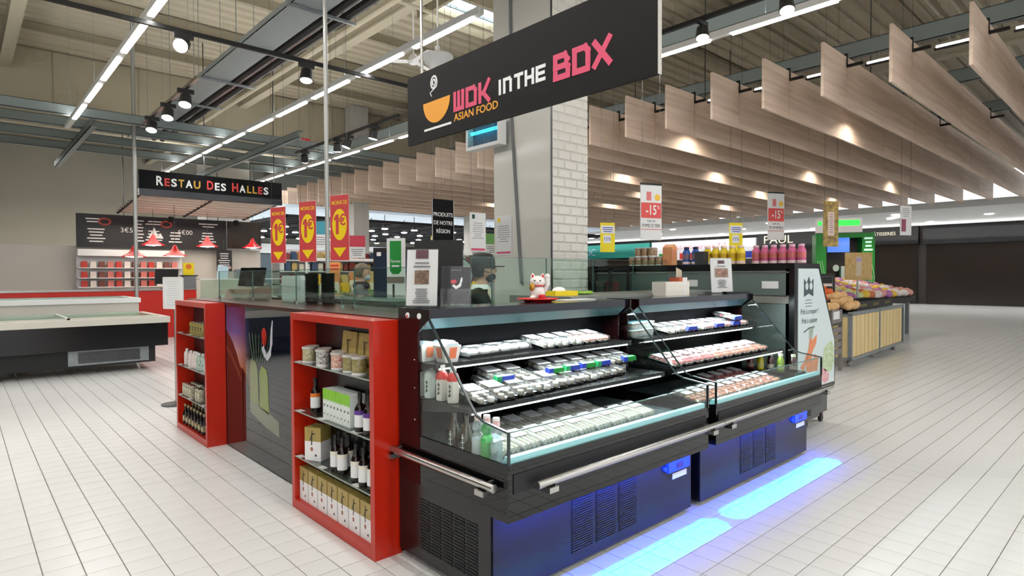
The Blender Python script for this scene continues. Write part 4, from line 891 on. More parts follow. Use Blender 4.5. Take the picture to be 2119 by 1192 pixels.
# back of the stand
t = thing('monitor', 'black monitor seen from behind, above the white menu card', 'monitor', (2.44, 3.40, 1.2505), R(-46))
obj('screen_back', MB().box(-.165, .165, -.02, .02, .16, .54), BLACKM, t); obj('stand', MB().box(-.03, .03, -.02, .02, 0, .2).box(-.1, .1, -.06, .06, 0, .008), BLACKM, t)
t = thing('round_fan', 'round grey-green disc of a pedestal fan behind the cook', 'fan', (3.62, 4.75, 0), R(-50))
obj('pole', MB().tube([(0, 0, 0), (0, 0, 1.5)], .015).lathe([(.18, 0), (.17, .03)], 18), BLACKM, t); obj('disc', MB().lathe([(.15, -.03), (.165, 0), (.15, .03)], 26, T=Matrix.Translation((0, 0, 1.56)) @ Matrix.Rotation(PI/2, 4, 'X')), mat('fan_disc', c(150, 164, 156), .4), t, True); obj('rim', MB().lathe([(.166, -.012), (.175, 0), (.166, .012)], 26, T=Matrix.Translation((0, 0, 1.56)) @ Matrix.Rotation(PI/2, 4, 'X'), cap=False), BLACKM, t, True)
t = thing('rice_cooker', 'squat steel cooker with clear dome on the preparation counter', 'cooker', (4.25, 4.15, .9), 0); obj('pot', MB().lathe([(.15, 0), (.17, .03), (.17, .3), (.16, .32)], 22), STEEL, t, True); obj('dome', MB().lathe([(.165, .32), (.15, .4), (.1, .46), (.02, .48)], 22), ACRYL, t, True)
t = thing('storage_rack', 'dark wire rack with small boxes to the side of the pillar', 'rack', (5.34, 4.2, 0))
obj('frame', MB().box(0, .03, 0, .03, 0, 1.62).box(.33, .36, 0, .03, 0, 1.62).box(0, .03, .9, .93, 0, 1.62).box(.33, .36, .9, .93, 0, 1.62), BLACKM, t)
for z in (.5, .9, 1.3, 1.6): obj('shelf', MB().box(0, .36, 0, .93, z, z+.02), BLACKM, t)
for i in range(6): tag(obj('storage_tin', MB().box(-.05, .05, -.055, .055, 0, .14).box(-.052, .052, -.057, .057, .12, .15), mat(f'tin_{i%3}', (c(96, 40, 40), c(70, 80, 70), c(50, 50, 54))[i % 3], .4), loc=(5.5, 4.3+i*.14, 1.3215)), f'small dark tin on the wire rack beside the pillar, {ordn(i+1)} from the front', 'tin', 'tins on the wire rack')
# left end of the stand
t = thing('cash_register', 'taupe cash register with a dark sloping screen on the far end of the counter', 'cash register', (2.25, 6.55, 1.3125), R(-75))
obj('body', MB().prism([(-.15, 0), (.15, 0), (.12, .16), (-.1, .10)], 'x', -.2, .2), mat('taupe', c(132, 118, 104), .5), t); obj('screen', MB().box(-.2, .2, -.015, .015, .13, .33), BLACKG, t, rot=(R(-12), 0, 0)); obj('neck', MB().box(-.04, .04, .0, .04, .1, .2), BLACKM, t)
for k, (x, y) in enumerate(((2.25, 5.0), (2.31, 4.82))):
    t = thing('lid_stack', f'tower of stacked black bowls on the counter, {("farther", "nearer")[k]} one', 'bowl stack', (x, y, 1.3125), 0, 'bowl towers')
    for i in range(14): obj('bowl', MB().lathe([(.045, 0), (.06, .022), (.062, .024), (.05, .01)], 14, (0, 0, i*.018)), BLACKM, t, True)
for k in range(4): tag(obj('paper_bag', MB().prism([(-.055, 0), (.055, 0), (.06, .2), (.05, .24), (-.05, .24), (-.06, .2)], 'y', -.035, .035), mat('bag_white', c(216, 220, 218), .6, bump=(12, .4)), loc=(2.3, 5.35+.09*k, 1.3125), rot=(0, 0, R(-80))), f'white paper bag standing on the counter, {ordn(k+1)} after the bowl towers', 'paper bag', 'white paper bags')
t = thing('low_case', 'low black glass-topped cold case behind the counter', 'cold case', (2.4, 3.9, 0)); obj('body', MB().box(0, .5, 0, 2.4, 0, 1.33), BLACKM, t); obj('tray', MB().box(.02, .48, .1, 2.3, 1.33, 1.35), DSTEEL, t); obj('glass_top', MB().box(.0, .5, 0, 2.4, 1.37, 1.376), GLASSG, t)
# ---------------------------------------------------------------- hanging shop sign
SGN = mat('sign_board', c(30, 28, 27), .5, spec=.15); SPINK = mat('sign_pink', c(222, 78, 112), .5); SORG = mat('sign_orange', c(240, 164, 44), .5)
t = thing('hanging_sign', 'large dark hanging sign with orange bowl logo and pink shop lettering', 'sign', (3.2, 4.95, 2.785), R(-90))
SL, SH = 2.80, .635
obj('board', MB().box(0, SL, 0, .03, 0, SH), SGN, t); obj('edge_trim', MB().box(SL, SL+.006, -.002, .032, 0, SH), mat('sign_edge', c(190, 186, 176), .4), t)
for x in (.22, 2.35):
    obj('pole', MB().tube([(x, .015, SH-.02), (x, .015, ZR-2.785)], .014, 10), STEEL, t, True)
def glyphs(name, strokes, x0, z0, w_, h_, th, m_):
    """letter drawn as thick mitre-less strokes; strokes in unit box"""
    b = MB(); lay = 0
    for pl in strokes:
        pts = [Vector((x0+p[0]*w_, z0+p[1]*h_)) for p in pl]
        for p, q in zip(pts, pts[1:]):
            d = (q-p).normalized()*th/2; n = Vector((-d.y, d.x)); p, q = p-d, q+d
            b.prism([tuple(p-n), tuple(q-n), tuple(q+n), tuple(p+n)], 'y', -.003-lay*.00025, 0); lay += 1
    return obj(name, b, m_, t)
W_ = [[(0, 1), (0, 0), (1, 0), (1, 1)], [(.5, 0), (.5, 1)]]
O_ = [[(0, 0), (0, 1), (.8, 1), (1, .8), (1, 0), (0, 0)]]
K_ = [[(0, 0), (0, 1)], [(0, .45), (.45, .45), (1, 1.1)], [(.4, .45), (1, -.05)]]
def put(word, x, z, w_, h_, th, gap, m_):
    G2 = {'W': W_, 'O': O_, 'K': K_, 'I': [[(.5, 0), (.5, 1)]], 'n': [[(0, 0), (0, 1), (.8, 1), (1, .8), (1, 0)]], 'T': [[(0, 1), (1, 1)], [(.5, 1), (.5, 0)]], 'H': [[(0, 0), (0, 1)], [(1, 0), (1, 1)], [(0, .5), (1, .5)]],
          'E': [[(1, 1), (0, 1), (0, 0), (1, 0)], [(0, .5), (.9, .5)]], 'B': [[(0, 0), (0, 1), (.75, 1), (.95, .75), (.8, .52), (1, .4), (1, 0), (0, 0)], [(0, .5), (.85, .5)]], 'X': [[(0, 0), (1, 1.05)], [(0, 1), (1, 0)]]}
    for ch in word:
        if ch == ' ': x += w_*.6; continue
        ww = w_*(.12 if ch == 'I' else 1); glyphs('letter', G2[ch], x+th/2, z, ww, h_, th, m_); x += ww+th+gap
put('WOK', .725, .195, .112, .135, .038, .020, SPINK)
put('In', 1.315, .205, .075, .095, .026, .022, WHITE); put('THE', 1.50, .205, .075, .095, .026, .017, WHITE)
put('BOX', 1.915, .175, .122, .150, .043, .018, SPINK)
text('ASIAN FOOD', .062, SORG, t, 1.02, 0, .125, 'tagline', width=.58, bold=.02)
bw = [(.265, .34)]+[(.47-.205*math.cos(a), .34-.20*math.sin(a)) for a in [PI*k/16 for k in range(1, 16)]]+[(.675, .34)]
poly('bowl_mark', bw, SORG, t, 0); poly('bowl_line', [(.28, .085), (.69, .085), (.69, .105), (.28, .105)], WHITE, t, 0)
b = MB(); pts = []
for k in range(40):
    u = k/39; r = .012+.062*u; a = -1.2-u*4.0*PI*.95
    pts.append((.43+r*.72*math.cos(a), .50+r*math.sin(a)*.95))
pts += [(.375, .42), (.40, .385)]
for k, (p, q) in enumerate(zip(pts, pts[1:])):
    p, q = Vector(p), Vector(q); d = (q-p); 
    if d.length < 1e-5: continue
    n = Vector((-d.y, d.x)).normalized()*(.009-.006*max(0, (k-34)/8)); b.prism([tuple(p-n), tuple(q-n), tuple(q+n), tuple(p+n)], 'y', -.003, 0)
obj('steam_swirl', b, WHITE, t)
# ---------------------------------------------------------------- one-euro banners and other hanging boards
BAN = mat('banner_red', c(206, 66, 68), .5); BANY = mat('banner_yellow', c(246, 212, 8), .5)
for k, y in enumerate((11.1, 9.9, 8.8)):
    t = thing('price_banner', f'red hanging banner with yellow disc reading 1 euro, {("behind, farthest of the three", "middle of the three", "crossed by the tall pole")[k]}', 'banner', (4.30+.03*k, y+.19, 1.79), R(-72), 'one euro banners')
    obj('sheet', MB().box(0, .40, 0, .006, 0, 1.02), BAN, t); obj('border', MB().box(-.004, .404, -.001, .0, -.004, 0).box(-.004, .404, -.001, 0, 1.02, 1.024).box(-.004, 0, -.001, 0, 0, 1.02).box(.4, .404, -.001, 0, 0, 1.02), PAPER, t)
    poly('disc', circ(.2, .56, .155, 28, .245), BANY, t, 0); poly('arrow', [(.06, .20), (.34, .20), (.2, .05)], BANY, t, 0)
    text('MOINS DE', .06, BANY, t, .2, 0, .90, width=.33, bold=.01); poly('numeral', [(.125, .41), (.185, .41), (.185, .72), (.135, .72), (.09, .665), (.09, .62), (.125, .64)], BAN, t, -.003); text('€', .16, BAN, t, .265, -.003, .62, 'euro_sign', bold=.03)
    for x in (.03, .37): obj('hanging_wire', MB().box(x-.002, x+.002, .001, .004, 1.02, ZR-1.79), DSTEEL, t)
def board(name, label, cat, px, py, z0, w_, h_, m_, rz=0, wires=True, th=.012, group=None):
    t = thing(name, label, cat, (px, py, z0), rz, group); obj('sheet', MB().box(0, w_, 0, th, 0, h_), m_, t)
    if wires:
        for x in (w_*.08, w_*.92): obj('hanging_wire', MB().box(x-.002, x+.002, .003, .007, h_, ZR-z0), DSTEEL, t)
    return t
t = board('hanging_sign', 'black hanging board with white words about regional products', 'sign', 5.45, 7.75, 2.0, .40, .74, mat('board_black', c(12, 12, 14), .6, spec=.15))
obj('frame_bar', MB().box(-.008, 0, -.003, .014, 0, .74), STEEL, t); obj('frame_bar', MB().box(.4, .408, -.003, .014, 0, .74), STEEL, t)
for i, s in enumerate(('PRODUITS', 'DE NOTRE', 'RÉGION')): text(s, .06, WHITE, t, .2, 0, .50-i*.13, width=(.37, .36, .26)[i], bold=.008)
def leaflet(t, w_, h_, seed, head=GREEN, foot=PINK):
    obj('header_print', MB().box(.04, w_*.3, -.002, 0, h_*.84, h_*.95), head, t)
    obj('small_print', lines(MB(), .03, w_*.9, h_*.74, h_*.012, 8, h_*.055, 0, seed), GREYP, t)
    obj('footer_print', MB().box(.02, w_-.02, -.002, 0, .02, h_*.09), foot, t)
t = board('hanging_notice', 'white hanging notice with green header beside the pillar', 'sign', 5.95, 7.45, 1.92, .32, .62, PAPER); leaflet(t, .32, .62, 3, mat('dark_green', c(40, 80, 60), .5))
t = board('wall_notice', 'white notice with pink spots taped to the pillar panel', 'sign', PX0-.012, PY1-.03, 1.78, .28, .46, PAPER, R(-90), False, .003); leaflet(t, .28, .46, 5, YEL)
def promo(label, x, y, z0, w_, h_, word, rz=0):
    t = board('promotion_sign', label, 'sign', x, y, z0, w_, h_, PAPER, rz)
    obj('clip_bar', MB().box(0, w_, -.004, .016, h_, h_+.03), BLACKM, t); obj('red_field', MB().box(w_*.02, w_*.98, -.002, 0, h_*.40, h_*.68), mat('promo_red', c(226, 84, 80), .5), t)
    obj('badge', MB().box(w_*.28, w_*.5, -.002, 0, h_*.72, h_*.88), mat('badge_red', c(220, 120, 120), .5), t); poly('sun_mark', circ(w_*.8, h_*.78, w_*.13), mat('sun_yellow', c(244, 196, 60), .5), t, 0)
    text('-15', h_*.17, WHITE, t, w_*.5, -.002, h_*.54, 'numeral', bold=.02, width=w_*.5); text('%', h_*.06, WHITE, t, w_*.84, -.002, h_*.6, 'percent')
    text('SUR LES', h_*.035, INK, t, w_*.5, 0, h_*.345); text(word, h_*.06, INK, t, w_*.5, 0, h_*.26, width=w_*.86)
    obj('rule', MB().box(w_*.02, w_*.98, -.002, 0, h_*.19, h_*.2), RED, t); return t
promo('white and red promotion sign announcing minus 15 on potatoes', 7.42, 5.28, 2.06, .37, .81, 'POMMES DE TERRE', R(-20))
promo('white and red promotion sign announcing minus 15 on apples, above the pink bottles', 12.6, 5.75, 2.27, .42, .98, 'POMMES', R(-25))
t = board('produce_banner', 'tall hanging banner picturing bananas and vegetables', 'banner', 12.9, 4.75, 2.1, .38, .92, mat('produce_print', c(206, 176, 84), .5, noise=(9, .7), col2=c(110, 84, 60)), R(-25)); obj('pale_field', MB().box(.11, .27, -.002, 0, .22, .70), mat('pale_pink', c(232, 206, 196), .5), t); obj('small_print', lines(MB(), .13, .25, .66, .012, 9, .045, -.002, 9), GREYP, t)
t = board('hanging_notice', 'narrow white hanging notice with dark pink panel near the frame edge', 'sign', 14.6, 3.85, 2.35, .28, .62, PAPER, R(-30)); obj('pink_panel', MB().box(.03, .14, -.002, 0, .08, .34), mat('plum', c(150, 60, 90), .5), t); obj('small_print', lines(MB(), .03, .25, .56, .01, 5, .04, 0, 12), GREYP, t)
YB2 = mat('promo_yellow', c(238, 216, 20), .5)
for k, (x, y, z0, lab) in enumerate(((8.4, 6.83, 1.95, 'yellow and white price poster standing behind the jars near the pillar'), (10.2, 5.35, 1.95, 'yellow and white price poster between potato sign and the pink bottles'), (8.6, 12.3, 2.0, 'small yellow and white poster far behind the cook'))):
    t = board('price_poster', lab, 'poster', x, y, z0, .28, .52, YB2, R(-25)); obj('white_field', MB().box(.01, .27, -.002, 0, .33, .47), PAPER, t); obj('price_box', MB().box(.06, .2, -.002, 0, .16, .3), PAPER, t); text('15%', .06, BLUE, t, .13, -.002, .23); obj('small_print', lines(MB(), .03, .25, .44, .014, 3, .035, -.002, 6), BLUE, t)
t = board('zone_tag', 'small red zone tag hanging high between the steel beams', 'sign', 6.9, 16.1, 5.12, .34, .2, RED); text('ZF2.3', .09, WHITE, t, .17, 0, .1)
# ---------------------------------------------------------------- poles
tag(obj('service_pole', MB().tube([(2.9, 6.05, 0), (2.9, 6.05, ZR)], .022, 12).lathe([(.06, 0), (.05, .02)], 16, (2.9, 6.05, 0)), mat('pole_grey', c(176, 176, 172), .35, .4), smooth=True), 'tall thin grey service pole rising from behind the counter', 'pole')
tag(obj('service_pole', MB().tube([(3.08, 16.3, 0), (3.08, 16.3, ZR)], .042, 12).lathe([(.09, 0), (.07, .02)], 16, (3.08, 16.3, 0)), MATS['pole_grey'], smooth=True), 'tall pale pole standing in front of the restaurant stall', 'pole')
t = thing('sign_stanchion', 'steel stanchion with round foot carrying a white framed notice', 'stanchion', (1.94, 8.13, 0), R(-60))
obj('foot', MB().lathe([(.17, 0), (.17, .012), (.05, .03)], 28), DSTEEL, t, True); obj('post', MB().tube([(0, 0, .02), (0, 0, 1.18)], .02, 12), STEEL, t, True)
obj('notice', MB().box(-.14, .14, -.035, -.025, 1.17, 1.53), PAPER, t); obj('frame', MB().box(-.15, -.138, -.04, -.02, 1.16, 1.54).box(.138, .15, -.04, -.02, 1.16, 1.54).box(-.15, .15, -.04, -.02, 1.53, 1.543).box(-.15, .15, -.04, -.02, 1.157, 1.17), WHITEP, t); obj('small_print', lines(MB(), -.11, .11, 1.49, .006, 11, .028, -.035, 2), mat('pale_print', c(200, 204, 204), .7), t)
# ---------------------------------------------------------------- restaurant stall
t = thing('stall_fascia', 'black fascia with multicoloured restaurant lettering over a slatted canopy', 'stall canopy', (3.3, 17.0, 3.54))
obj('fascia', MB().box(0, 3.5, 0, .12, .16, .62), mat('fascia_black', c(12, 12, 14), .5, spec=.12), t); obj('fascia_rail', MB().box(0, 3.5, -.02, .12, 0, .16), mat('fascia_rail', c(52, 54, 58), .25, .5), t)
msg = 'RESTAU DES HALLES'; cols = 'WRWYWY RWW RWYYRW'; x = .36
for ch, k in zip(msg, cols):
    big = ch in 'RDH' and (msg.index(ch) in (0, 7, 11))
    if ch == ' ': x += .12; continue
    h = .22 if (x < .5 or k == 'R' and ch in 'DH') else .185
    ww = {'I': .06, 'M': .2, 'L': .11, 'E': .115, 'T': .13, 'S': .125}.get(ch, .15)*1.03
    text(ch, h, {'W': WHITE, 'R': mat('letter_red', c(220, 60, 54), .5), 'Y': mat('letter_gold', c(206, 158, 50), .5)}[k], t, x+ww/2, 0, .37-(.22-h)/2, 'letter', ext=.006, bold=.035, width=ww)
    x += ww+.035
for i in range(8): obj('canopy_slat', MB().box(.0, 3.48, .16+i*.35, .48+i*.35, .02-i*.029, .05-i*.029), WOODS, t)
for x in (.02, 1.7, 3.42): obj('rafter', MB().prism([(.12, .02), (3.0, -.22), (3.0, -.14), (.12, .10)], 'x', x, x+.06), BLACKM, t)
for x in (1.5, 3.3): obj('hanging_rod', MB().box(x-.01, x+.01, .05, .07, .62, ZR-3.54), DSTEEL, t)
t = thing('menu_board', 'long black chalk menu board with white script and red emblems', 'menu board', (3.0, 20.05, 2.36))
CHALK = mat('chalk_black', c(26, 25, 27), .5); obj('panel', MB().box(-.6, 3.25, 0, .05, 0, .92), CHALK, t); obj('wood_panel', MB().box(3.28, 4.32, 0, .05, .06, .92), mat('menu_brown', c(52, 38, 26), .3, noise=(1.5, .5)), t); obj('hanging_rod', MB().box(.5, .52, .02, .04, .92, 3.3).box(3.0, 3.02, .02, .04, .92, 3.3), DSTEEL, t)
for i, x in enumerate((-.4, 1.0, 2.45)):
    obj('script_lines', lines(lines(MB(), x, x+.55, .80, .03, 2, .08, 0, i+20), x, x+.5, .52, .03, 5, .085, 0, i+30), WHITE, t)
for i, s in enumerate(('3€50', '5€00')): text(s, .13, WHITE, t, (.62, 2.08)[i], 0, .5, 'price')
for x in (.05, 1.58):
    poly('emblem', circ(x, .72, .16, 20, .11), mat('emblem_red', c(180, 70, 56), .5), t, 0); poly('emblem_core', circ(x, .72, .11, 20, .06), CHALK, t, -.003, .002)
obj('script_lines', lines(MB(), 1.62, 2.0, .50, .035, 4, .09, 0, 51), WHITE, t); obj('script_lines', lines(MB(), .75, 1.0, .8, .03, 7, .095, 0, 52), WHITE, t)
poly('tree_mark', [(1.1, .3), (1.5, .3), (1.42, .46), (1.36, .36), (1.26, .62), (1.16, .42)], WHITE, t, 0)
PLS = []
LR = mat('lamp_red', c(206, 30, 36), .3)
for k, (x, y, z) in enumerate(((4.05, 19.2, 2.42), (5.45, 19.2, 2.42), (4.35, 18.2, 2.10), (6.75, 19.2, 2.42), (3.4, 18.2, 2.06))):
    lab = ('under the chalk lettering beside the pole', 'below the middle of the menu board', 'hanging lower in front of the counter', 'below the brown panel end', 'hanging lowest beside the pole', 'beyond the pole at the stall end')[k]
    if k == 0:
        PL = t = thing('pendant_lamp', f'red cone pendant lamp {lab}', 'pendant lamp', (x, y, z), 0, 'red pendant lamps')
        obj('shade', MB().lathe([(.29, 0), (.29, .01), (.15, .09), (.08, .18), (.055, .25), (.02, .3)], 20, cap=False), LR, t, True); obj('bulb', MB().lathe([(.02, -.02), (.2, .0), (.12, .08)], 14), mat('bulb_glow', (1, .9, .8, 1), emit=6, ecol=(1, .88, .76, 1)), t, True)
    else: t = dup(PL, (x, y, z), 0, f'red cone pendant lamp {lab}')
    PLS.append((t, z, y))
for t, z, y in PLS: obj('cord', MB().tube([(0, 0, .3), (0, 0, 3.565-.083*(y-17.16)-z)], .006, 6), BLACKM, t)
for x in (4.6, 6.4):
    t = thing('downlight', f'small black canopy downlight, {"toward the pole" if x < 5 else "toward the banners"}', 'spotlight', (x, 19.6, 3.12), 0, 'canopy downlights'); obj('can', MB().lathe([(.09, 0), (.07, .15), (.02, .16)], 14), BLACKM, t, True); obj('cable', MB().box(-.004, .004, -.004, .004, .15, .24), BLACKM, t)
# stall counter and back shelves
t = thing('stall_counter', 'red-fronted restaurant counter with glass top shelf', 'counter', (-3, 17.2, 0))
obj('red_front', MB().box(0, 7.6, 0, .05, .0, 1.20), mat('counter_red', c(206, 40, 28), .3), t); obj('top', MB().box(0, 7.6, -.02, .7, 1.20, 1.24), STEEL, t); obj('glass_front', MB().box(7.7, 10.2, 0, .01, .95, 1.46), GLASSG, t); obj('glass_shelf', MB().box(7.7, 10.2, 0, .4, 1.46, 1.48), WHITEP, t); obj('lower_front', MB().box(7.65, 10.25, .02, .7, 0, .95), mat('sage_panel', c(150, 168, 156), .3), t)
struct('wall_stall', MB().box(-4, 7.4, 20.35, 20.45, 0, 2.4), mat('stall_tile', c(200, 194, 184), .4))
t = thing('wall_shelf', 'chilled wall shelves with small packs behind the restaurant counter', 'shelf', (2.4, 19.85, 0))
obj('carcass', MB().box(0, 2.6, .3, .35, .9, 2.2).box(0, 2.6, 0, .3, .9, .95).box(0, 2.6, 0, .3, 2.12, 2.3), WHITEP, t)
for z in (1.25, 1.5, 1.78): obj('shelf', MB().box(0, 2.6, 0, .3, z, z+.02), WHITEP, t)
for i in range(36):
    cc = ((196, 60, 50), (226, 214, 206), (120, 70, 60), (210, 120, 110))[i % 4]
    tag(obj('packet', MB().box(-.07, .07, -.06, .06, 0, .15).box(-.06, .06, -.055, .055, .15, .17), mat(f'packet_{i%4}', c(*cc), .5), loc=(2.55+(i % 12)*.2, 19.98, (1.27, 1.52, 1.80)[i//12]+.001)), f'{("red", "white", "brown", "pink")[i % 4]} chilled packet, {("lowest", "middle", "top")[i//12]} wall shelf of the restaurant, {ordn(i % 12+1)} from the pole', 'packet', 'packets behind the restaurant counter')
t = thing('till_screen', 'black till screen standing on the red restaurant counter', 'screen', (3.95, 17.4, 1.2405), 0); obj('screen', MB().box(-.26, .26, -.02, .02, .12, .5), BLACKM, t, rot=(R(8), 0, 0)); obj('stand', MB().box(-.06, .06, -.04, .04, 0, .3).box(-.14, .14, -.1, .1, 0, .02), DSTEEL, t)
t = thing('price_card', 'yellow price card with red circle on a dark base', 'sign', (4.45, 17.3, 1.2405), 0); obj('card', MB().box(-.13, .13, -.005, .005, .34, .66), YEL, t); poly('circle', circ(0, .56, .07), mat('card_orange', c(226, 120, 30), .5), t, -.005); obj('base', MB().box(-.2, .2, -.1, .1, .31, .34), BLACKM, t); obj('pedestal', MB().box(-.15, .15, -.1, .1, .0, .31), GREYP, t)
t = thing('leaflet_stand', 'pale blue tilted leaflet stand beside grey box on the glass shelf', 'stand', (5.3, 17.4, 1.4805), 0); obj('panel', MB().box(-.14, .14, -.01, .01, 0, .36), mat('pale_blue', c(190, 214, 226), .4), t, rot=(R(-8), R(8), 0)); obj('foot', MB().box(-.12, .12, -.05, .06, 0, .01), WHITEP, t)
tag(obj('grey_box', MB().box(-.2, .2, -.12, .12, 0, .26).box(.14, .2, -.125, -.12, .04, .22), mat('grey_box', c(126, 132, 138), .5), loc=(5.85, 17.42, 1.4805)), 'grey appliance box standing on the restaurant glass shelf', 'box')
t = thing('menu_sheet', 'small dark hanging menu sheet under the menu board', 'sign', (5.95, 20.025, 1.70)); obj('sheet', MB().box(0, .45, 0, .02, 0, .66), CHALK, t); obj('small_print', lines(MB(), .04, .4, .56, .02, 6, .07, 0, 41), WHITE, t); obj('pink_bar', MB().box(.03, .42, -.004, 0, .08, .16), mat('dusty_pink', c(190, 150, 150), .5), t); obj('rod', MB().box(.2, .22, .005, .015, .66, 1.0), DSTEEL, t)
# ---------------------------------------------------------------- island freezer
t = thing('chest_freezer', 'low island chest freezer with pale rim and black base', 'freezer', (-2.6, 11.4, 0))
CREAM = mat('freezer_cream', c(206, 202, 190), .3)
obj('tub', MB().box(0, 5.2, 0, 1.9, .40, .78), BLACKP, t); obj('plinth', MB().box(.2, 5.05, .2, 1.7, .12, .40), BLACKM, t)
obj('rim', MB().box(-.03, 5.23, -.03, .12, .78, .88).box(-.03, 5.23, 1.78, 1.93, .78, .88).box(-.03, .12, .12, 1.78, .78, .88).box(5.08, 5.23, .12, 1.78, .78, .88), CREAM, t)
obj('inner_floor', MB().box(.12, 5.08, .12, 1.78, .78, .80), mat('freezer_inner', c(214, 216, 214), .4), t)
for i in range(4): g = obj('sliding_lid', MB().box(.14+i*1.24, 1.36+i*1.24, .14, 1.76, .885, .897), GLASSG, t); obj('lid_frame', MB().box(.12+i*1.24, .16+i*1.24, .12, 1.78, .88, .905).box(.12+i*1.24, 1.38+i*1.24, .12, .16, .88, .905), CREAM, g)
obj('grille_frame', MB().box(3.85, 4.95, .18, .2, .15, .38), GALV, t); obj('grille', grille(3.91, 4.89, .18, .36, 1, 10, 'y', .172), BLACKM, t)
for x in (.5, 4.8):
    for y in (.35, 1.55): obj('foot', MB().prism([(x-.02, .12), (x+.02, .12), (x+.06, 0), (x+.03, 0)], 'y', y-.015, y+.015), STEEL, t)
# second freezer row behind it
t = thing('chest_freezer', 'second chest freezer with glass lids farther behind the pale-rimmed one', 'freezer', (-6.2, 14.1, 0))
obj('tub', MB().box(0, 8.9, 0, 1.6, .1, 1.03), CREAM, t); obj('rim', MB().box(-.03, 8.93, -.03, .1, 1.03, 1.12).box(-.03, 8.93, 1.5, 1.63, 1.03, 1.12).box(-.03, .1, .1, 1.5, 1.03, 1.12).box(8.8, 8.93, .1, 1.5, 1.03, 1.12), WHITEP, t)
for i in range(6): obj('sliding_lid', MB().box(.12+i*1.44, 1.54+i*1.44, .1, 1.5, 1.125, 1.14), GLASSG, t)
# ---------------------------------------------------------------- white-sided cabinet
t = thing('chilled_cabinet', 'tall chilled cabinet with white end panel showing carrots, radishes and greens', 'cabinet', (5.75, 2.37, 0))
prof = [(0, .39), (0, 1.65), (.58, 1.65), (1.01, .87), (1.02, .39)]
pin = [(.075, .43), (.075, 1.60), (.55, 1.60), (.98, .865), (.985, .43)]
obj('shell', MB().prism(prof, 'y', .0, .05).box(0, .62, .05, 2.4, 1.58, 1.65).box(0, .05, .05, .08, .39, 1.6).prism(prof, 'y', 2.35, 2.4), BLACKP, t)
obj('end_panel', MB().prism(pin, 'y', -.006, 0), mat('end_white', c(206, 218, 218), .3), t)
obj('back_plate', MB().box(.0, .04, .05, 2.35, .39, 1.58), mat('back_zinc', c(120, 134, 130), .4, .4, noise=(3, .15)), t)
for z in (1.335, 1.56): obj('back_rib', MB().box(-.006, 0, .05, 2.35, z, z+.012), STEEL, t)
obj('back_lip', MB().box(-.012, 0, .05, 2.35, 1.27, 1.335), mat('lip_zinc', c(150, 152, 144), .4, .3), t)
for y, z in ((.15, 1.41), (1.0, 1.42)): obj('notice_sticker', MB().box(-.003, 0, y, y+.16, z, z+.07), PAPER, t)
obj('inner_shelves', MB().box(.1, .6, .06, 2.34, 1.1, 1.12).box(.1, .8, .06, 2.34, .75, .77).box(.05, 1.0, .06, 2.34, .42, .5), WHITEP, t)
obj('base', MB().box(.02, .95, .05, 2.35, .12, .39).box(.02, .62, .0, .05, .12, .36), mat('cab_base', c(74, 76, 74), .4), t)
obj('base_grille', grille(.08, .4, .16, .33, 5, 8, 'y', -.004), BLACKM, t)
for x in (.5, .9):
    for y in (.1, 2.25): o = obj('caster', MB().prism([(x-.03, .12), (x+.03, .12), (x+.02, .05), (x-.005, .04)], 'y', y-.02, y+.02), mat('caster_brown', c(60, 40, 34), .5), t); obj('wheel', MB().lathe([(.035, -.015), (.04, 0), (.035, .015)], 14, T=Matrix.Translation((x+.01, y, .04)) @ Matrix.Rotation(PI/2, 4, 'X')), BLACKM, o, True)
DK = mat('logo_slate', c(52, 66, 74), .5)
poly('logo', [(.20, 1.33), (.20, 1.50), (.26, 1.46), (.31, 1.52), (.36, 1.46), (.42, 1.50), (.42, 1.33), (.31, 1.36)], DK, t, -.006); poly('logo_loops', circ(.26, 1.43, .035), mat('end_white', c(206, 218, 218)), t, -.009, .001); poly('logo_loops', circ(.36, 1.43, .035), MATS['end_white'], t, -.009, .001)
obj('logo_lines', lines(MB(), .2, .42, 1.30, .008, 3, .03, -.006, 3), GREYP, t)
text('Prêt à croquer !', .05, DK, t, .34, -.006, 1.185, width=.42); text('Prêt à cuisiner', .05, DK, t, .34, -.006, 1.095, width=.37)
poly('underline_stroke', [(.2, .985), (.33, 1.02), (.46, 1.025), (.46, 1.032), (.33, 1.03), (.2, .995)], DK, t, -.006)
CAR = mat('carrot_print', c(226, 140, 92), .5, noise=(12, .2)); GRN = mat('greens_print', c(146, 176, 110), .5, noise=(30, .5), col2=c(206, 214, 190)); RDS = mat('radish_print', c(206, 112, 120), .5, noise=(20, .4), col2=c(230, 196, 196))
for ci, pts in enumerate(([(.12, .66), (.2, .70), (.4, .90), (.52, .95), (.5, .86), (.3, .70), (.2, .62)], [(.26, .62), (.34, .92), (.39, .92), (.40, .66), (.34, .58)], [(.34, .58), (.46, .76), (.56, .72), (.5, .52), (.42, .46)], [(.30, .47), (.40, .50), (.38, .56), (.32, .54)])): poly('carrot_print', pts, CAR, t, -.006-.0015*ci, .001)
b = MB()
for i in range(4): b.prism([(.33+i*.02, .92), (.336+i*.02, .92), (.34+i*.035, 1.02+.01*i), (.33+i*.03, 1.02)], 'y', -.0075, -.0062)
obj('carrot_tops', b, mat('tops_print', c(120, 140, 90), .5), t)
poly('greens_print', [(.66, .62), (.70, .80), (.82, .84), (.90, .86), (.96, .80), (.97, .62), (.9, .54), (.74, .56)], GRN, t, -.006, .001); poly('radish_print', [(.62, .50), (.66, .60), (.74, .58), (.84, .52), (.82, .45), (.7, .44)], RDS, t, -.006, .001)
ZC = 1.6505
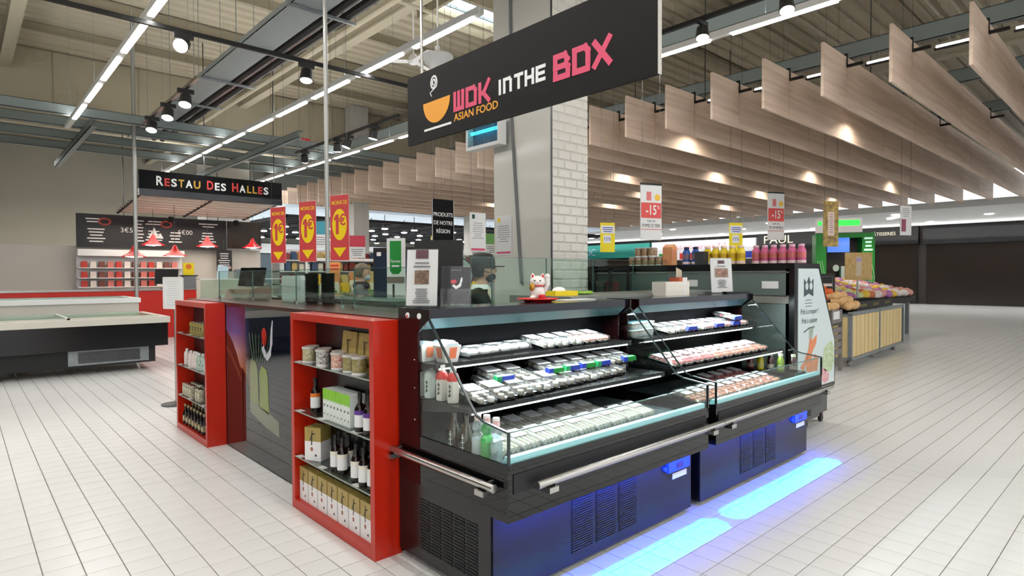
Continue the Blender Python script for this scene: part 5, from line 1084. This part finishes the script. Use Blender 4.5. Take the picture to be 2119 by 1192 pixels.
for i in range(11): bottle('shop_pink', f'pink bottle with orange label on the cabinet top, {ordn(i+1)} counted from the white panel', (6.13+.105*(i % 2), 2.46+.046*i, ZC), R(-60), 'pink bottles')
for i in range(9): bottle('shop_yellow', f'yellow bottle with brown mark on the cabinet top, {ordn(i+1)} counted from the pink ones', (5.95+.10*(i % 2), 2.995+.047*i, ZC), R(-60), 'yellow bottles')
for i in range(2): bottle('shop_blue', f'blue and white bottle on the cabinet top, {("closer to", "farther from")[i]} the yellow bottles', (5.86, 3.46+.11*i, ZC), R(-60), 'blue bottles')
tag(obj('small_case', MB().box(-.05, .05, -.05, .05, 0, .13).box(-.055, .055, -.055, .055, .13, .14), mat('dark_slate', c(60, 66, 66), .5), loc=(5.86, 3.40-.01, ZC)), 'small dark grey box between yellow and blue bottles', 'box')
tag(obj('carton_pack', MB().box(-.05, .05, -.06, .06, 0, .2).prism([(-.05, .2), (.05, .2), (0, .235)], 'y', -.06, .06), mat('peach_pack', c(236, 184, 110), .5, noise=(9, .3), col2=c(226, 130, 100)), loc=(5.86, 3.78, ZC)), 'peach-coloured carton pack on the cabinet top beside blue bottles', 'carton')
for i in range(16): bottle('jar_brown', f'jar of brown biscuits on the cabinet top, {("lower", "upper")[i//10]} layer {ordn(i % 10+1)}', (5.84+.1*(i % 2), 3.90+.046*(i % 10)+(.1 if i > 9 else 0), ZC+(i//10)*.1035), 0, 'biscuit jars', 'jar')
# ---------------------------------------------------------------- vegetable displays
t = thing('slatted_stand', 'grey slatted wooden crate stand piled with squash', 'stand', (9.83, 3.5, 0), R(4))
obj('top_box', MB().box(0, .6, 0, .03, .74, .98).box(0, .03, 0, 1.2, .74, .98).box(.57, .6, 0, 1.2, .74, .98).box(0, .6, 1.17, 1.2, .74, .98).box(0, .6, 0, 1.2, .74, .78), CRATEW, t)
for x in (.0, .55):
    for y in (0, 1.15): obj('leg', MB().box(x, x+.05, y, y+.05, 0, .74), CRATEW, t)
for i in range(4): obj('slat', MB().box(.02, .58, .0, .02, .28+i*.115, .36+i*.115), CRATEW, t)
obj('price_card', MB().box(.1, .4, -.01, 0, .84, .96), PAPER, t)
t = thing('produce_cart', 'steel-framed produce cart clad in pale pine boards', 'cart', (10.72, 3.5, 0), R(3))
obj('frame', MB().box(0, 3.6, 0, .06, .86, .92).box(0, 3.6, 0, .06, .12, .17).box(0, .06, 0, .06, .12, .9).box(1.72, 1.78, 0, .06, .12, .9).box(3.54, 3.6, 0, .06, .12, .9).box(0, 3.6, .06, .62, .84, .88).box(0, .06, .06, .62, .12, .17).box(0, .06, .56, .62, .12, .86), GALV, t)
pb = None
obj('gap_shade', MB().box(.06, 3.54, .04, .05, .17, .86), INK, t)  # added dark sheet standing in for the shade between the boards
for i in range(14):
    x = .075+i*.236+(.06 if i > 6 else 0)
    if pb is None: pb = obj('board', MB().box(0, .214, .01, .035, .175, .855), PINE, t, loc=(x, 0, 0))
    else: inst(pb, t, (x, 0, 0))
obj('side_cladding', MB().box(.01, .04, .06, .56, .17, .86), PINE, t)
for x in (.3, 1.75, 3.3): obj('caster', MB().box(x-.03, x+.03, .1, .16, .0, .12).lathe([(.045, -.015), (.05, 0), (.045, .015)], 12, T=Matrix.Translation((x, .13, .05)) @ Matrix.Rotation(PI/2, 4, 'X')), STEEL, t, True)
SQ = mat('squash_skin', c(222, 178, 122), .5, noise=(5, .15)); PK = mat('pumpkin_skin', c(226, 106, 40), .45); SW = mat('potato_skin', c(190, 130, 90), .6, noise=(8, .25))
rr = random.Random(5)
def veg(name, label, grp, mb, m_, loc, rz=0, cat='vegetable'):
    return tag(obj(name, mb, m_, None, True, loc, (0, 0, rz)), label, cat, grp)
for i in range(28):
    x, y = 9.93+.13*(i % 4), 3.62+.2*(i//4); z = .93+.06*(i//4)+.03*(i % 2)
    if i > 15: x, y, z = 10.78+.12*(i % 4), 3.58+.1*((i-16)//4), .94+.075*((i-16)//4)+.02*(i % 2)
    b = MB().ball((0, 0, .07), .07, .07, .07, 10, 6).tube([(0, 0, .07), (.0, .10, .075), (0, .16, .08)], [.06, .045, .04], 8)
    veg('butternut_squash', f'pale butternut squash piled {"on the slatted stand" if i < 16 else "on the pine cart end"}, {ordn(i+1 if i < 16 else i-15)} from front', 'butternut squashes', b, SQ, (x, y, z), rr.uniform(-.5, .5))
for i in range(9):
    x, y = 10.8+.15*(i % 3), 3.9+.1*(i//3)
    b = MB()
    for k in range(8): a = k*PI/4; b.ball((.03*math.cos(a), .03*math.sin(a), .06), .05, .05, .055, 8, 6)
    veg('orange_pumpkin', f'small ribbed orange pumpkin, {ordn(i//3+1)} row {ordn(i % 3+1)}, heaped behind the butternut squash', 'orange pumpkins', b, PK, (x, y, 1.1+.02*(i % 2)+.06*(i//3)), 0)
for k in range(3):
    t = thing('produce_crate', f'black plastic produce crate on the pine cart, {ordn(k+1)} from the slatted stand', 'crate', (11.2+k*.8, 3.58+.042*k, .925), R(3), 'black crates')
    obj('walls', MB().box(0, .8, 0, .02, 0, .14).box(0, .8, .5, .52, 0, .14).box(0, .02, .02, .5, 0, .14).box(.78, .8, .02, .5, 0, .14).box(0, .8, .02, .5, 0, .01), BLACKM, t); text('ARGENTINE', .05, mat('dull_yellow', c(150, 140, 70), .5), t, .4, 0, .07, 'lettering')
cols = [((232, 220, 216), 'white onion'), ((190, 120, 180), 'purple turnip'), ((236, 196, 60), 'yellow pepper'), ((226, 160, 150), 'pink radish'), ((214, 110, 70), 'red carrot'), ((206, 214, 150), 'pale celery')]
vm = [mat('veg_%d' % i, c(*a), .45, noise=(12, .2)) for i, (a, _) in enumerate(cols)]
vp = [obj('onion_mesh', MB().ball((0, 0, 0), .055, .055, .05, 9, 6), vm[0], None, True)]
vmesh = vp[0].data; bpy.data.objects.remove(vp[0])
vms = []
for i in range(6): q = vmesh.copy(); q.materials.clear(); q.materials.append(vm[i]); vms.append(q)
NAMES = ['onion', 'turnip', 'pepper', 'radish', 'tomato', 'celery_root']
t = thing('produce_table', 'long sloping produce table heaped with onions, turnips and peppers', 'table', (11.5, 4.42, 0), R(0)); obj('slope', MB().prism([(0, .85), (0, .95), (1.5, 1.325), (1.5, .85)], 'x', 0, 6.6), BLACKM, t)
for x in (.1, 6.4):
    for y in (.1, 1.3): obj('leg', MB().box(x, x+.08, y, y+.08, 0, .86), GALV, t)
n = 0
for r in range(7):
    for q in range(32):
        k = [0, 0, 3, 1, 2, 1, 5, 2, 4, 0, 3, 1, 2][(q//2+r//3*2) % 13]
        o = bpy.data.objects.new(NAMES[k], vms[k]); COL.objects.link(o)
        o.location = (11.6+q*.205+rr.uniform(-.03, .03), 4.53+r*.2+rr.uniform(-.02, .02), .95+.25*(r*.2+.11)+.06+rr.uniform(0, .05)); o.scale = [rr.uniform(1.4, 2.0)]*3; o.rotation_euler = (rr.random(), rr.random(), rr.random()*6)
        tag(o, f'{("pale", "violet", "yellow", "pink", "red-orange", "cream")[k]} {NAMES[k].replace("_", " ")}, {ordn(r+1)} row up the sloping table, {ordn(q+1)} from the pumpkin end', 'vegetable', f'{NAMES[k].replace("_", " ")} heap')
t = thing('produce_sign', 'black framed chalk sign standing above the pumpkins', 'sign', (11.72, 4.27, 0), R(-50)); obj('board', MB().box(-.16, .16, 0, .02, 1.12, 1.55), BLACKM, t); obj('frame_line', MB().box(-.12, -.114, -.003, 0, 1.18, 1.5).box(.114, .12, -.003, 0, 1.18, 1.5).box(-.12, .12, -.003, 0, 1.494, 1.5), GREYP, t); obj('pale_strip', MB().box(-.11, .11, -.003, 0, 1.32, 1.37), mat('pale_pink', c(232, 206, 196)), t); obj('pole', MB().box(-.015, .015, .02, .04, 0, 1.2), BLACKM, t)
t = thing('asparagus_poster', 'tan poster picturing yellow stalks on a pole among the produce', 'poster', (13.6, 4.32, 0), R(-35)); obj('sheet', MB().box(-.3, .3, 0, .02, 1.42, 1.98), mat('stalk_print', c(206, 176, 116), .5, noise=(10, .4), stretch=(6, 1, .8), col2=c(170, 130, 60)), t); obj('violet_label', MB().prism(circ(0, 1.83, .07, 16, .04), 'y', -.003, 0), mat('violet_label', c(170, 150, 190), .5), t); obj('centre_strip', MB().box(-.06, .06, -.002, 0, 1.5, 1.9), mat('strip_tan', c(196, 180, 150), .5), t); obj('pole', MB().box(-.015, .015, .02, .04, 0, 1.5), GALV, t)
# ---------------------------------------------------------------- juice kiosk, shop fronts beyond
t = thing('juice_kiosk', 'green juice kiosk with lit header, blue screen and chevron side walls', 'kiosk', (17.0, 6.45, 0), R(-62)); t.scale = (.84, .84, 1)
KG = mat('kiosk_green', c(16, 150, 40), .4); 
obj('post', MB().box(0, .3, 0, .9, 0, 2.62), KG, t); obj('post', MB().box(1.3, 1.65, 0, .9, 0, 2.62), KG, t); obj('lintel', MB().box(.3, 1.3, 0, .9, 2.5, 2.62), KG, t); obj('back', MB().box(.3, 1.3, .8, .9, 0, 2.5), mat('kiosk_back', c(60, 44, 34), .5), t)
hd = obj('header', MB().box(-.02, 1.3, -.04, .06, 2.64, 3.02), mat('header_white', c(232, 222, 220), .5, emit=.25), t); obj('lit_strip', MB().box(.2, 1.22, -.05, -.04, 2.82, 2.96), mat('neon_green', (.05, 1, .1, 1), emit=1.6, ecol=(.03, 1, .06, 1)), hd); poly('lit_dot', circ(.1, 2.89, .06), MATS['neon_green'], hd, -.04)
obj('screen', MB().box(.33, .95, -.02, .03, 2.12, 2.5), mat('screen_blue', c(40, 80, 200), .3, emit=.9, ecol=(.08, .25, .9, 1), noise=(6, .8)), t); obj('counter', MB().box(.3, 1.3, .1, .7, 0, 1.0), mat('kiosk_counter', c(120, 40, 36), .5), t); obj('machine', MB().box(.75, .95, .2, .6, 1.0, 1.75).lathe([(.09, 0), (.09, .04)], 16, T=Matrix.Translation((.6, .2, 1.7)) @ Matrix.Rotation(PI/2, 4, 'X')), mat('machine_pale', c(190, 206, 196), .4), t)
for x in (.04, 1.42):
    for i in range(3): b = MB().prism([(x+i*.06, 1.0), (x+.02+i*.06, 1.0), (x+.12+i*.06, 1.45), (x+.02+i*.06, 1.9), (x+i*.06, 1.9), (x+.10+i*.06, 1.45)], 'y', -.004, 0); obj('chevron', b, mat('chevron_pale', c(150, 210, 150), .5), t)
obj('lit_words', lines(MB(), 1.35, 1.6, 2.5, .05, 4, .1, 0, 77), mat('pale_lit', c(200, 250, 220), .5, emit=.6), t)
GW = mat('gallery_white', c(238, 240, 240), .6)
area('gallery_fill', (34.9, 12, 3.2), .3, 40, 500, (1, .98, .96), (PI, 0, 0))  # made-up upward fill that brightens the gallery ceiling
struct('ceiling_gallery', MB().box(27.0, 37, -12, 33, 3.95, 4.2), GW)
struct('wall_gallery', MB().box(36, 36.3, -12, 33, 0, 3.95), mat('gallery_dark', c(58, 52, 50), .5))
for i in range(9):
    for j in range(3):
        if (i+j) % 2: tag(obj('ceiling_downlight', MB().lathe([(.14, 0), (.16, .02)], 14), LENS, loc=(28.2+j*2.6, 5+i*2.6, 3.925)), f'round downlight in the white gallery ceiling, {ordn(j+1)} row deep, {ordn(i+1)} from the juice kiosk', 'downlight', 'gallery downlights')
area('gallery_lamps', (31, 12, 3.9), 6, 34, 500, (1, .98, .95))
tag(obj('tube_light', MB().box(-.6, .6, -.08, .08, 0, .03), TUBEM, loc=(29.5, 8.0, 3.90), rot=(0, 0, .6)), 'short bright tube on the grey gallery ceiling near the juice kiosk', 'ceiling lamp')
def shopfront(label, y0, y1, m_, z0=2.75, z1=3.75):
    t = thing('shop_fascia', label, 'shop front', (35.6, y1, 0), R(-90)); obj('band', MB().box(0, y1-y0, 0, .3, z0, z1), m_, t); obj('window', MB().box(.1, y1-y0-.1, .25, .35, 0, z0), mat('shop_window', c(44, 38, 34), .15), t)
    return t
t = shopfront('black bakery fascia with large pale serif name', 8.6, 16.9, mat('bakery_black', c(14, 13, 13), .4), 3.05, 3.94); text('PAUL', .46, mat('bakery_letters', c(206, 196, 176), .5), t, 1.25, 0, 3.55, width=1.7); text('PAIN - SANDWICHES - PÂTISSERIES', .17, MATS['bakery_letters'], t, 5.6, 0, 3.6, width=3.4)
t = shopfront('white shop fascia with pink handwriting and coloured panels', 17.0, 24.4, mat('fascia_white', c(226, 224, 228), .5, emit=.15), 2.5); text("collations service 7/7", .3, mat('pink_text', c(200, 100, 120), .5), t, 3.4, 0, 3.35, width=4.2)
for x, k in ((.6, GREEN), (2.2, RED), (4.0, GREEN), (5.2, RED), (6.4, BLUE)): obj('panel', MB().box(x, x+1.0, -.02, 0, 2.55, 2.95), k, t)
t = shopfront('teal shop fascia half hidden by the pillar', 24.6, 31, mat('teal', c(20, 120, 110), .5)); text('JUC', .5, mat('slate_text', c(150, 166, 190), .5), t, 1.0, 0, 3.2)
t = shopfront('unlit dark shop front beyond the vegetable stands', -8, 8.4, mat('dim_black', c(22, 22, 24), .4), 3.0)
area('kiosk_glow', (16.6, 5.3, 2.45), .8, .3, 12, (1, .9, .75))
# ---------------------------------------------------------------- grocery floor behind the stand
DKC = mat('grid_black', c(26, 26, 28), .6)
mb = MB()
for i in range(14): mb.box(8.6, 27, 21.2+i*.9, 21.26+i*.9, 3.62, 3.74)
for i in range(12): mb.box(8.6+i*1.6, 8.66+i*1.6, 21.2, 33, 3.62, 3.74)
struct('ceiling_grid', mb, DKC); struct('ceiling_void', MB().box(8.6, 27, 21.2, 33.4, 4.0, 4.1), mat('glowing_void', c(190, 204, 214), .8, emit=.35, ecol=(.75, .87, 1, 1)))  # void slab has an added bluish glow to brighten the far ceiling
for i in range(80):
    x, y = 9.2+(i % 10)*1.75+rr.uniform(-.3, .3), 21.5+(i//10)*1.4
    o = thing('track_spotlight', f'bright spotlight on the far black grid ceiling, {ordn(i//10+1)} row back, {ordn(i % 10+1)} from the banners', 'spotlight', (x, y, 3.42), 0, 'far grid spotlights')
    if i == 0: sb = obj('can', MB().lathe([(.08, .02), (.06, .2)], 10).box(-.01, .01, -.01, .01, .19, .585), BLACKM, o); sl = obj('lens', MB().lathe([(.0, -.02), (.13, .0), (.13, .03)], 10), mat('far_lens', (1, .97, .93, 1), emit=12), o)
    else: inst(sb, o, (0, 0, 0)); inst(sl, o, (0, 0, 0))
area('grocery_lamps', (15, 26, 3.55), 14, 9, 900, (1, .97, .93)); area('grocery_lamps', (5, 26, 5.0), 10, 8, 500, (1, .97, .93)); area('stall_lamps', (4.6, 18.8, 3.05), 3.5, 1.5, 60, (1, .9, .78))
# tall shelving with goods
def gondola(label, x0, y0, L, levels, depth=.5, rz=0, top=2.0):
    t = thing('shop_shelving', label, 'shelving', (x0, y0, 0), rz); obj('back', MB().box(0, L, depth, depth+.04, 0, top), WHITEP, t)
    for z in levels: obj('shelf', MB().box(0, L, 0, depth, z-.03, z), WHITEP, t)
    for x in (0, L-.04): obj('upright', MB().box(x, x+.04, 0, depth, 0, top), GALV, t)
    return t
pack_m = [mat(f'pack_{i}', c(*k), .5) for i, k in enumerate(((206, 178, 110), (226, 220, 196), (150, 60, 50), (236, 190, 40), (90, 120, 70), (214, 140, 80), (240, 240, 236), (70, 90, 120)))]
pm_ = []; PCOL = ['tan', 'cream', 'dark red', 'yellow', 'green', 'orange', 'white', 'blue']
for i, m_ in enumerate(pack_m):
    q = obj('pack_mesh', MB().prism([(-.08, 0), (.08, 0), (.085, .18), (.06, .26), (-.06, .26), (-.085, .18)], 'y', -.07, .07), m_); pm_.append(q.data); bpy.data.objects.remove(q)
def fill(x0, y0, L, zs, step, label, grp, pal, rz=0, jit=.02, sc=1.0):
    for li, z in enumerate(zs):
        x = .12; cnt = 0
        while x < L-.1:
            i_ = rr.choice(pal); o = bpy.data.objects.new('grocery_pack', pm_[i_]); COL.objects.link(o)
            ca, sa = math.cos(rz), math.sin(rz); yy = .16
            o.location = (x0+x*ca-yy*sa, y0+x*sa+yy*ca, z+.001); o.rotation_euler = (0, 0, rz+rr.uniform(-.1, .1)); s_ = sc*rr.uniform(.8, 1.15); o.scale = (s_, s_, s_)
            cnt += 1; tag(o, f'{PCOL[i_]} {label}, '+(f'{("lower", "middle", "upper")[li]} shelf, ' if len(zs) > 1 else '')+f'{ordn(cnt)} along', 'package', grp); x += step*rr.uniform(.9, 1.15)
gondola('white shelving full of packaged goods behind the one euro banners', 7.3, 18.6, 4.6, (.5, .9, 1.3, 1.7, 2.05), .5, 0, 2.4); fill(7.3, 18.6, 4.6, (1.3, 1.7, 2.05), .21, 'grocery pack on the white shelving behind the banners', 'packs behind the banners', [0, 1, 2, 5, 6, 7])
gondola('white shelving in the aisle far behind the cook', 10.5, 17.5, 6, (.5, .9, 1.3, 1.7, 2.0), .5, 0, 2.3); fill(10.5, 17.5, 6, (1.3, 1.7, 2.0), .23, 'grocery pack on the shelving far behind the cook', 'packs far behind the cook', [1, 2, 4, 6, 7])
t = thing('upright_fridges', 'long row of tall dark upright fridges along the far wall', 'fridge row', (7.5, 32.0, 0))
obj('carcass', MB().box(0, 19, .1, .9, 0, 3.3), BLACKM, t)
fd = None
for i in range(19):
    if fd is None: fd = obj('door', MB().box(.04, .96, 0, .1, .2, 2.7), mat('far_fridge_glass', c(70, 84, 92), .2), t); fl_ = obj('light_strip', MB().box(.02, .06, -.02, 0, .3, 2.6), mat('fridge_strip', (1, 1, 1, 1), emit=2), fd)
    else: q = inst(fd, t, (i, 0, 0)); inst(fl_, q, (0, 0, 0))
obj('header', MB().box(0, 19, 0, .1, 2.75, 3.25), mat('fridge_header', c(200, 204, 206), .5), t)
# fresh produce display just behind the stand
t = thing('fresh_display', 'tiered fresh goods display behind the glass screen with bags and salads', 'display stand', (5.6, 11.6, 0), R(-6)); 
for i, (z, y) in enumerate(((.95, 0), (1.15, .5), (1.35, 1.0))): obj('tier', MB().box(0, 4.2, y, y+.5, z-.04, z).box(0, 4.2, y, y+.02, z-.2, z-.04), mat('tier_green', c(120, 140, 120), .5), t)
obj('plinth', MB().box(.05, 4.15, .05, 1.4, 0, .9), BLACKM, t); obj('header_rail', MB().box(0, 4.2, 1.5, 1.53, 1.9, 1.95).box(0, .04, 1.5, 1.53, 0, 1.9).box(4.16, 4.2, 1.5, 1.53, 0, 1.9), WHITEP, t)
for i, (y, z) in enumerate(((11.6, .95), (12.1, 1.15), (12.6, 1.35))): fill(5.6+.05*i, y, 4.1, (z,), .2, ('bagged produce on the lowest tier behind the glass screen', 'bagged produce on the middle tier behind the glass screen', 'bagged produce on the top tier behind the glass screen')[i], 'bags on the fresh display', ([4, 4, 0, 1], [0, 1, 3, 5], [0, 5, 3, 6])[i], R(-6))
for k, (x, y, z0, m_) in enumerate(((6.35, 12.9, 1.5, mat('orange_card', c(240, 160, 90), .5)), (7.9, 12.5, 1.38, YEL), (9.0, 12.4, 1.4, mat('amber_card', c(240, 180, 60), .5)))):
    t = thing('price_card', f'{("orange", "yellow", "amber")[k]} price card clipped above the fresh display', 'sign', (x, y, z0), R(-10)); obj('card', MB().box(-.13, .13, 0, .01, .1, .36), m_, t); obj('pole', MB().box(-.01, .01, .01, .02, -.15, .12), GALV, t); obj('print', lines(MB(), -.1, .1, .3, .04, 2, .08, 0, k), INK if k == 1 else RED, t)
# dark drinks fridge with totem beside it
t = thing('drinks_fridge', 'tall dark glass-door fridge behind the white menu card', 'fridge', (5.55, 9.75, 0), R(-55)); obj('cabinet', MB().box(0, .7, .0, .6, 0, 2.05), BLACKM, t); obj('glass_door', MB().box(.04, .66, -.02, 0, .15, 1.95), mat('fridge_glass', c(40, 52, 70), .08), t); obj('badge', MB().box(.08, .16, -.03, -.02, 1.9, 1.97), WHITE, t)
t = thing('totem_sign', 'white totem sign with green rounded label for local farms', 'sign', (4.78, 7.75, 0), R(-56)); obj('panel', MB().box(-.14, .14, 0, .04, 0, 2.1), WHITEP, t); obj('green_label', MB().prism([(-.09, 1.62), (-.05, 1.57), (.05, 1.57), (.09, 1.62), (.09, 2.06), (-.09, 2.06)], 'y', -.003, 0), GREEN, t); text('Fermes', .045, WHITE, t, 0, -.003, 1.76, width=.15); obj('small_print', lines(MB(), -.06, .06, 1.7, .02, 1, .03, -.003, 2), WHITE, t); obj('wood_strip', MB().box(-.14, .14, -.01, 0, 1.44, 1.53), mat('strip_brown', c(130, 116, 104), .6), t); obj('slot', MB().box(-.05, -.02, -.004, 0, .4, 1.42), INK, t)
for k, (x, y) in enumerate(((10.4, 19.6), (16.5, 20.5))): struct(f'pillar_{("near", "far")[k]}', MB().box(x, x+.6, y, y+.6, 0, ZR), mat('far_pillar', c(206, 204, 198)))
for k, (x, y, z0, cc) in enumerate(((9.0, 17.3, 2.1, (206, 60, 80)), (6.9, 15.4, 2.3, (60, 150, 170)), (12.6, 15.0, 2.2, (120, 180, 100)), (11.6, 16.4, 2.35, (240, 240, 236)))):
    t = board('aisle_sign', f'{("crimson", "blue and yellow", "pale green", "white")[k]} hanging aisle sign far behind the stand', 'sign', x, y, z0, .5, .7, PAPER, R(-20)); obj('colour_field', MB().box(0, .5, -.003, 0, .35, .7), mat(f'aisle_{k}', c(*cc), .5), t); obj('small_print', lines(MB(), .05, .45, .28, .02, 4, .06, 0, k), GREYP, t)
# ---------------------------------------------------------------- people
SKIN = mat('skin', c(206, 156, 128), .5); 
def person(label, loc, face, H_, top_m, leg_m, hair_m, arms, lean=0, skin=SKIN):
    """one continuous remeshed body facing +x; arms: list of (shoulder side, elbow, wrist)"""
    k = H_/1.72; b = MB()
    def cap(p, q, r0, r1, n=6):
        p, q = Vector(p)*k, Vector(q)*k; b.tube([p.lerp(q, u/n) for u in range(n+1)], [(r0+(r1-r0)*u/n)*k for u in range(n+1)], 12)
        b.ball(tuple(p), r0*k, r0*k, r0*k, 10, 6); b.ball(tuple(q), r1*k, r1*k, r1*k, 10, 6)
    L = lean
    for s in (-1, 1):
        cap((0, s*.09, .90), (.02, s*.095, .48), .085, .06); cap((.02, s*.095, .48), (-.01, s*.10, .09), .058, .042)
        cap((-.03, s*.10, .045), (.15, s*.11, .035), .042, .036)
    def bal(x, y, z, rx, ry, rz): b.ball((x*k, y*k, z*k), rx*k, ry*k, rz*k, 14, 10)
    bal(0, 0, .95, .115, .165, .13); bal(L*.3, 0, 1.10, .11, .15, .16); bal(L*.7, 0, 1.27, .125, .185, .17); cap((L*.8, -.15, 1.38), (L*.8, .15, 1.38), .07, .07); cap((L*.9, 0, 1.38), (L+.01, 0, 1.5), .065, .055)
    hx = L+.02
    bal(hx, 0, 1.615, .098, .078, .115); bal(hx+.03, 0, 1.565, .07, .06, .07)
    bal(hx+.108, 0, 1.60, .022, .014, .02); bal(hx+.092, 0, 1.553, .02, .028, .01); bal(hx+.085, 0, 1.51, .024, .03, .02)
    for s in (-1, 1): bal(hx-.005, s*.078, 1.605, .022, .010, .032); bal(hx+.082, s*.03, 1.628, .014, .016, .008)
    hands = []
    for s, e, w_ in arms:
        cap((L*.8, s*.175, 1.38), e, .055, .045); cap(e, w_, .044, .03)
        d = (Vector(w_)-Vector(e)).normalized(); pz = Vector((0, 0, -.02)); c0 = Vector(w_)+d*.05
        b.ball(tuple(c0*k), .045*k, .04*k, .022*k, 10, 6); hands.append(Vector(w_)*k)
        sd = d.cross(Vector((0, 0, 1))).normalized()
        for f in range(4):
            ln = (.06, .07, .066, .05)[f]; a = c0+d*.035+sd*((f-1.5)*.02); m1 = a+d*ln*.55+pz*.4; m2 = m1+d*ln*.4+pz*1.1
            cap(a, m1, .0095, .0085, 2); cap(m1, m2, .0085, .0075, 2)
        a = c0-d*.005+sd*(-s)*.03; cap(a, a+d*.03+sd*(-s)*.03, .0105, .009, 2); cap(a+d*.03+sd*(-s)*.03, a+d*.06+sd*(-s)*.035+pz*.5, .009, .008, 2)
    o = obj('person', b, [skin], None, True, loc, (0, 0, face)); o['label'] = label; o['category'] = 'person'
    md = o.modifiers.new('r', 'REMESH'); md.mode = 'VOXEL'; md.voxel_size = .0105; md.use_smooth_shade = True
    sm = o.modifiers.new('s', 'SMOOTH'); sm.iterations = 3; sm.factor = .5
    dg = bpy.context.evaluated_depsgraph_get(); me = bpy.data.meshes.new_from_object(o.evaluated_get(dg)); o.modifiers.clear(); o.data = me
    me.materials.clear()
    for q in (skin, top_m, leg_m, mat('shoe', c(24, 24, 26), .4)): me.materials.append(q)
    for p in me.polygons:
        z = p.center.z/k; v = p.center
        if z > 1.455: i = 0
        elif any((v-h).length < .03*k or (v-h).length < .2*k and (v-h).dot((h-Vector((L*.8*k, 0, 1.3*k)))) > 0 for h in hands): i = 0
        elif z < .09: i = 3
        elif z < .93 and v.to_2d().length < .28*k: i = 2
        else: i = 1
        p.material_index = i
    hd = Vector((hx*k, 0, 1.615*k))
    if hair_m: obj('hair', MB().ball((hd.x-.012, 0, hd.z+.022*k), .108*k, .092*k, .112*k, 16, 10), hair_m, o, True) if False else None
    e = MB()
    for s in (-1, 1): e.ball((hd.x+.090*k, s*.03*k, hd.z+.004), .008, .011, .007, 8, 5)
    obj('eyes', e, INK, o, True)
    return o, hx, k
def hair_shell(o, hx, k, m_, down=.0, front=.045):
    """cap of hair: sphere shell cut away over the face"""
    b = MB(); n, mrow = 26, 14; vs = []; fs = []
    cx, cz = hx*k-.008, 1.625*k
    for i in range(mrow+1):
        a = (PI*.66+down)*i/mrow
        for j in range(n):
            t_ = 2*PI*j/n; x = math.sin(a)*math.cos(t_); y = math.sin(a)*math.sin(t_); z = math.cos(a)
            if x > .25 and z < .45: z = .45+(z-.45)*.1; q = math.sqrt(max(0, 1-z*z)); r0 = math.hypot(x, y) or 1; x, y = x/r0*q, y/r0*q
            w_ = 1+.02*math.sin(9*t_+3*a)
            vs.append((cx+x*.110*k*w_, y*.092*k*w_, cz+z*.122*k*w_))
    for i in range(mrow):
        for j in range(n): fs.append((i*n+j, (i+1)*n+j, (i+1)*n+(j+1) % n, i*n+(j+1) % n))
    b.add(vs, fs); return obj('hair', b, m_, o, True)
JK = mat('cook_jacket', c(30, 34, 30), .7, noise=(30, .2)); TR = mat('dark_trousers', c(26, 26, 30), .7)
o, hx, k = person('cook in black cap, dark jacket and black face mask bending over the counter', (3.42, 4.28, 0), R(-44), 1.71, JK, TR, None, [(-1, (.26, -.25, 1.12), (.50, -.16, 1.16)), (1, (.24, .24, 1.12), (.50, .12, 1.14))], .10)
hair_shell(o, hx, k, mat('hair_black', c(22, 18, 16), .5), .25)
CAPM = mat('cap_black', c(24, 28, 26), .6)
b = MB(); 
b.lathe([(.112*k, -.02), (.114*k, .02), (.108*k, .07), (.085*k, .105), (.03*k, .12)], 22, (hx*k-.008, 0, 1.645*k), T=None)
cp = obj('cap', b, CAPM, o, True); obj('cap_peak', MB().prism([(hx*k+.06, -.075), (hx*k+.15, -.06), (hx*k+.19, 0), (hx*k+.15, .06), (hx*k+.06, .075)], 'z', 1.632*k, 1.642*k), CAPM, cp)
obj('face_mask', MB().ball((hx*k+.05*k, 0, 1.543*k), .062*k, .062*k, .05*k, 14, 8), mat('mask_black', c(20, 20, 22), .7), o, True)
obj('mask_strap', MB().tube([(hx*k+.06, -.066, 1.58*k), (hx*k, -.088, 1.60*k), (hx*k-.02, -.082, 1.63*k)], .004, 6), mat('mask_black', c(20, 20, 22)), o)
obj('collar', MB().lathe([(.088*k, .012), (.082*k, .035), (.068*k, .055), (.062*k, .054), (.074*k, .03)], 20, (.09*k, 0, 1.42*k)), WHITE, o, True)
gl = MB().tube([(hx*k+.1, -.06, 1.628*k), (hx*k+.0, -.088, 1.625*k)], .003, 6)
obj('spectacles', gl.tube([(hx*k+.105, -.06, 1.628*k), (hx*k+.112, 0, 1.626*k), (hx*k+.105, .06, 1.628*k)], .004, 6), INK, o)
o, hx, k = person('shopper with short grey hair, mask and grey coat behind the stand', (4.1, 7.62, 0), R(-35), 1.70, mat('grey_coat', c(110, 112, 112), .8), TR, None, [(-1, (.1, -.27, 1.1), (.33, -.2, 1.05)), (1, (.1, .27, 1.1), (.33, .18, 1.05))], .04, mat('skin_pale', c(214, 170, 146), .5))
hair_shell(o, hx, k, mat('hair_grey', c(130, 116, 98), .8, noise=(60, .4)), .2)
obj('face_mask', MB().ball((hx*k+.05*k, 0, 1.543*k), .062*k, .062*k, .05*k, 14, 8), mat('mask_pale', c(190, 200, 205), .7), o, True)
obj('scarf', MB().lathe([(.10*k, -.02), (.12*k, .02), (.11*k, .06), (.08*k, .085)], 18, (.04*k, 0, 1.40*k)), mat('scarf_plum', c(70, 52, 60), .8, noise=(20, .6)), o, True)
bake_texts()
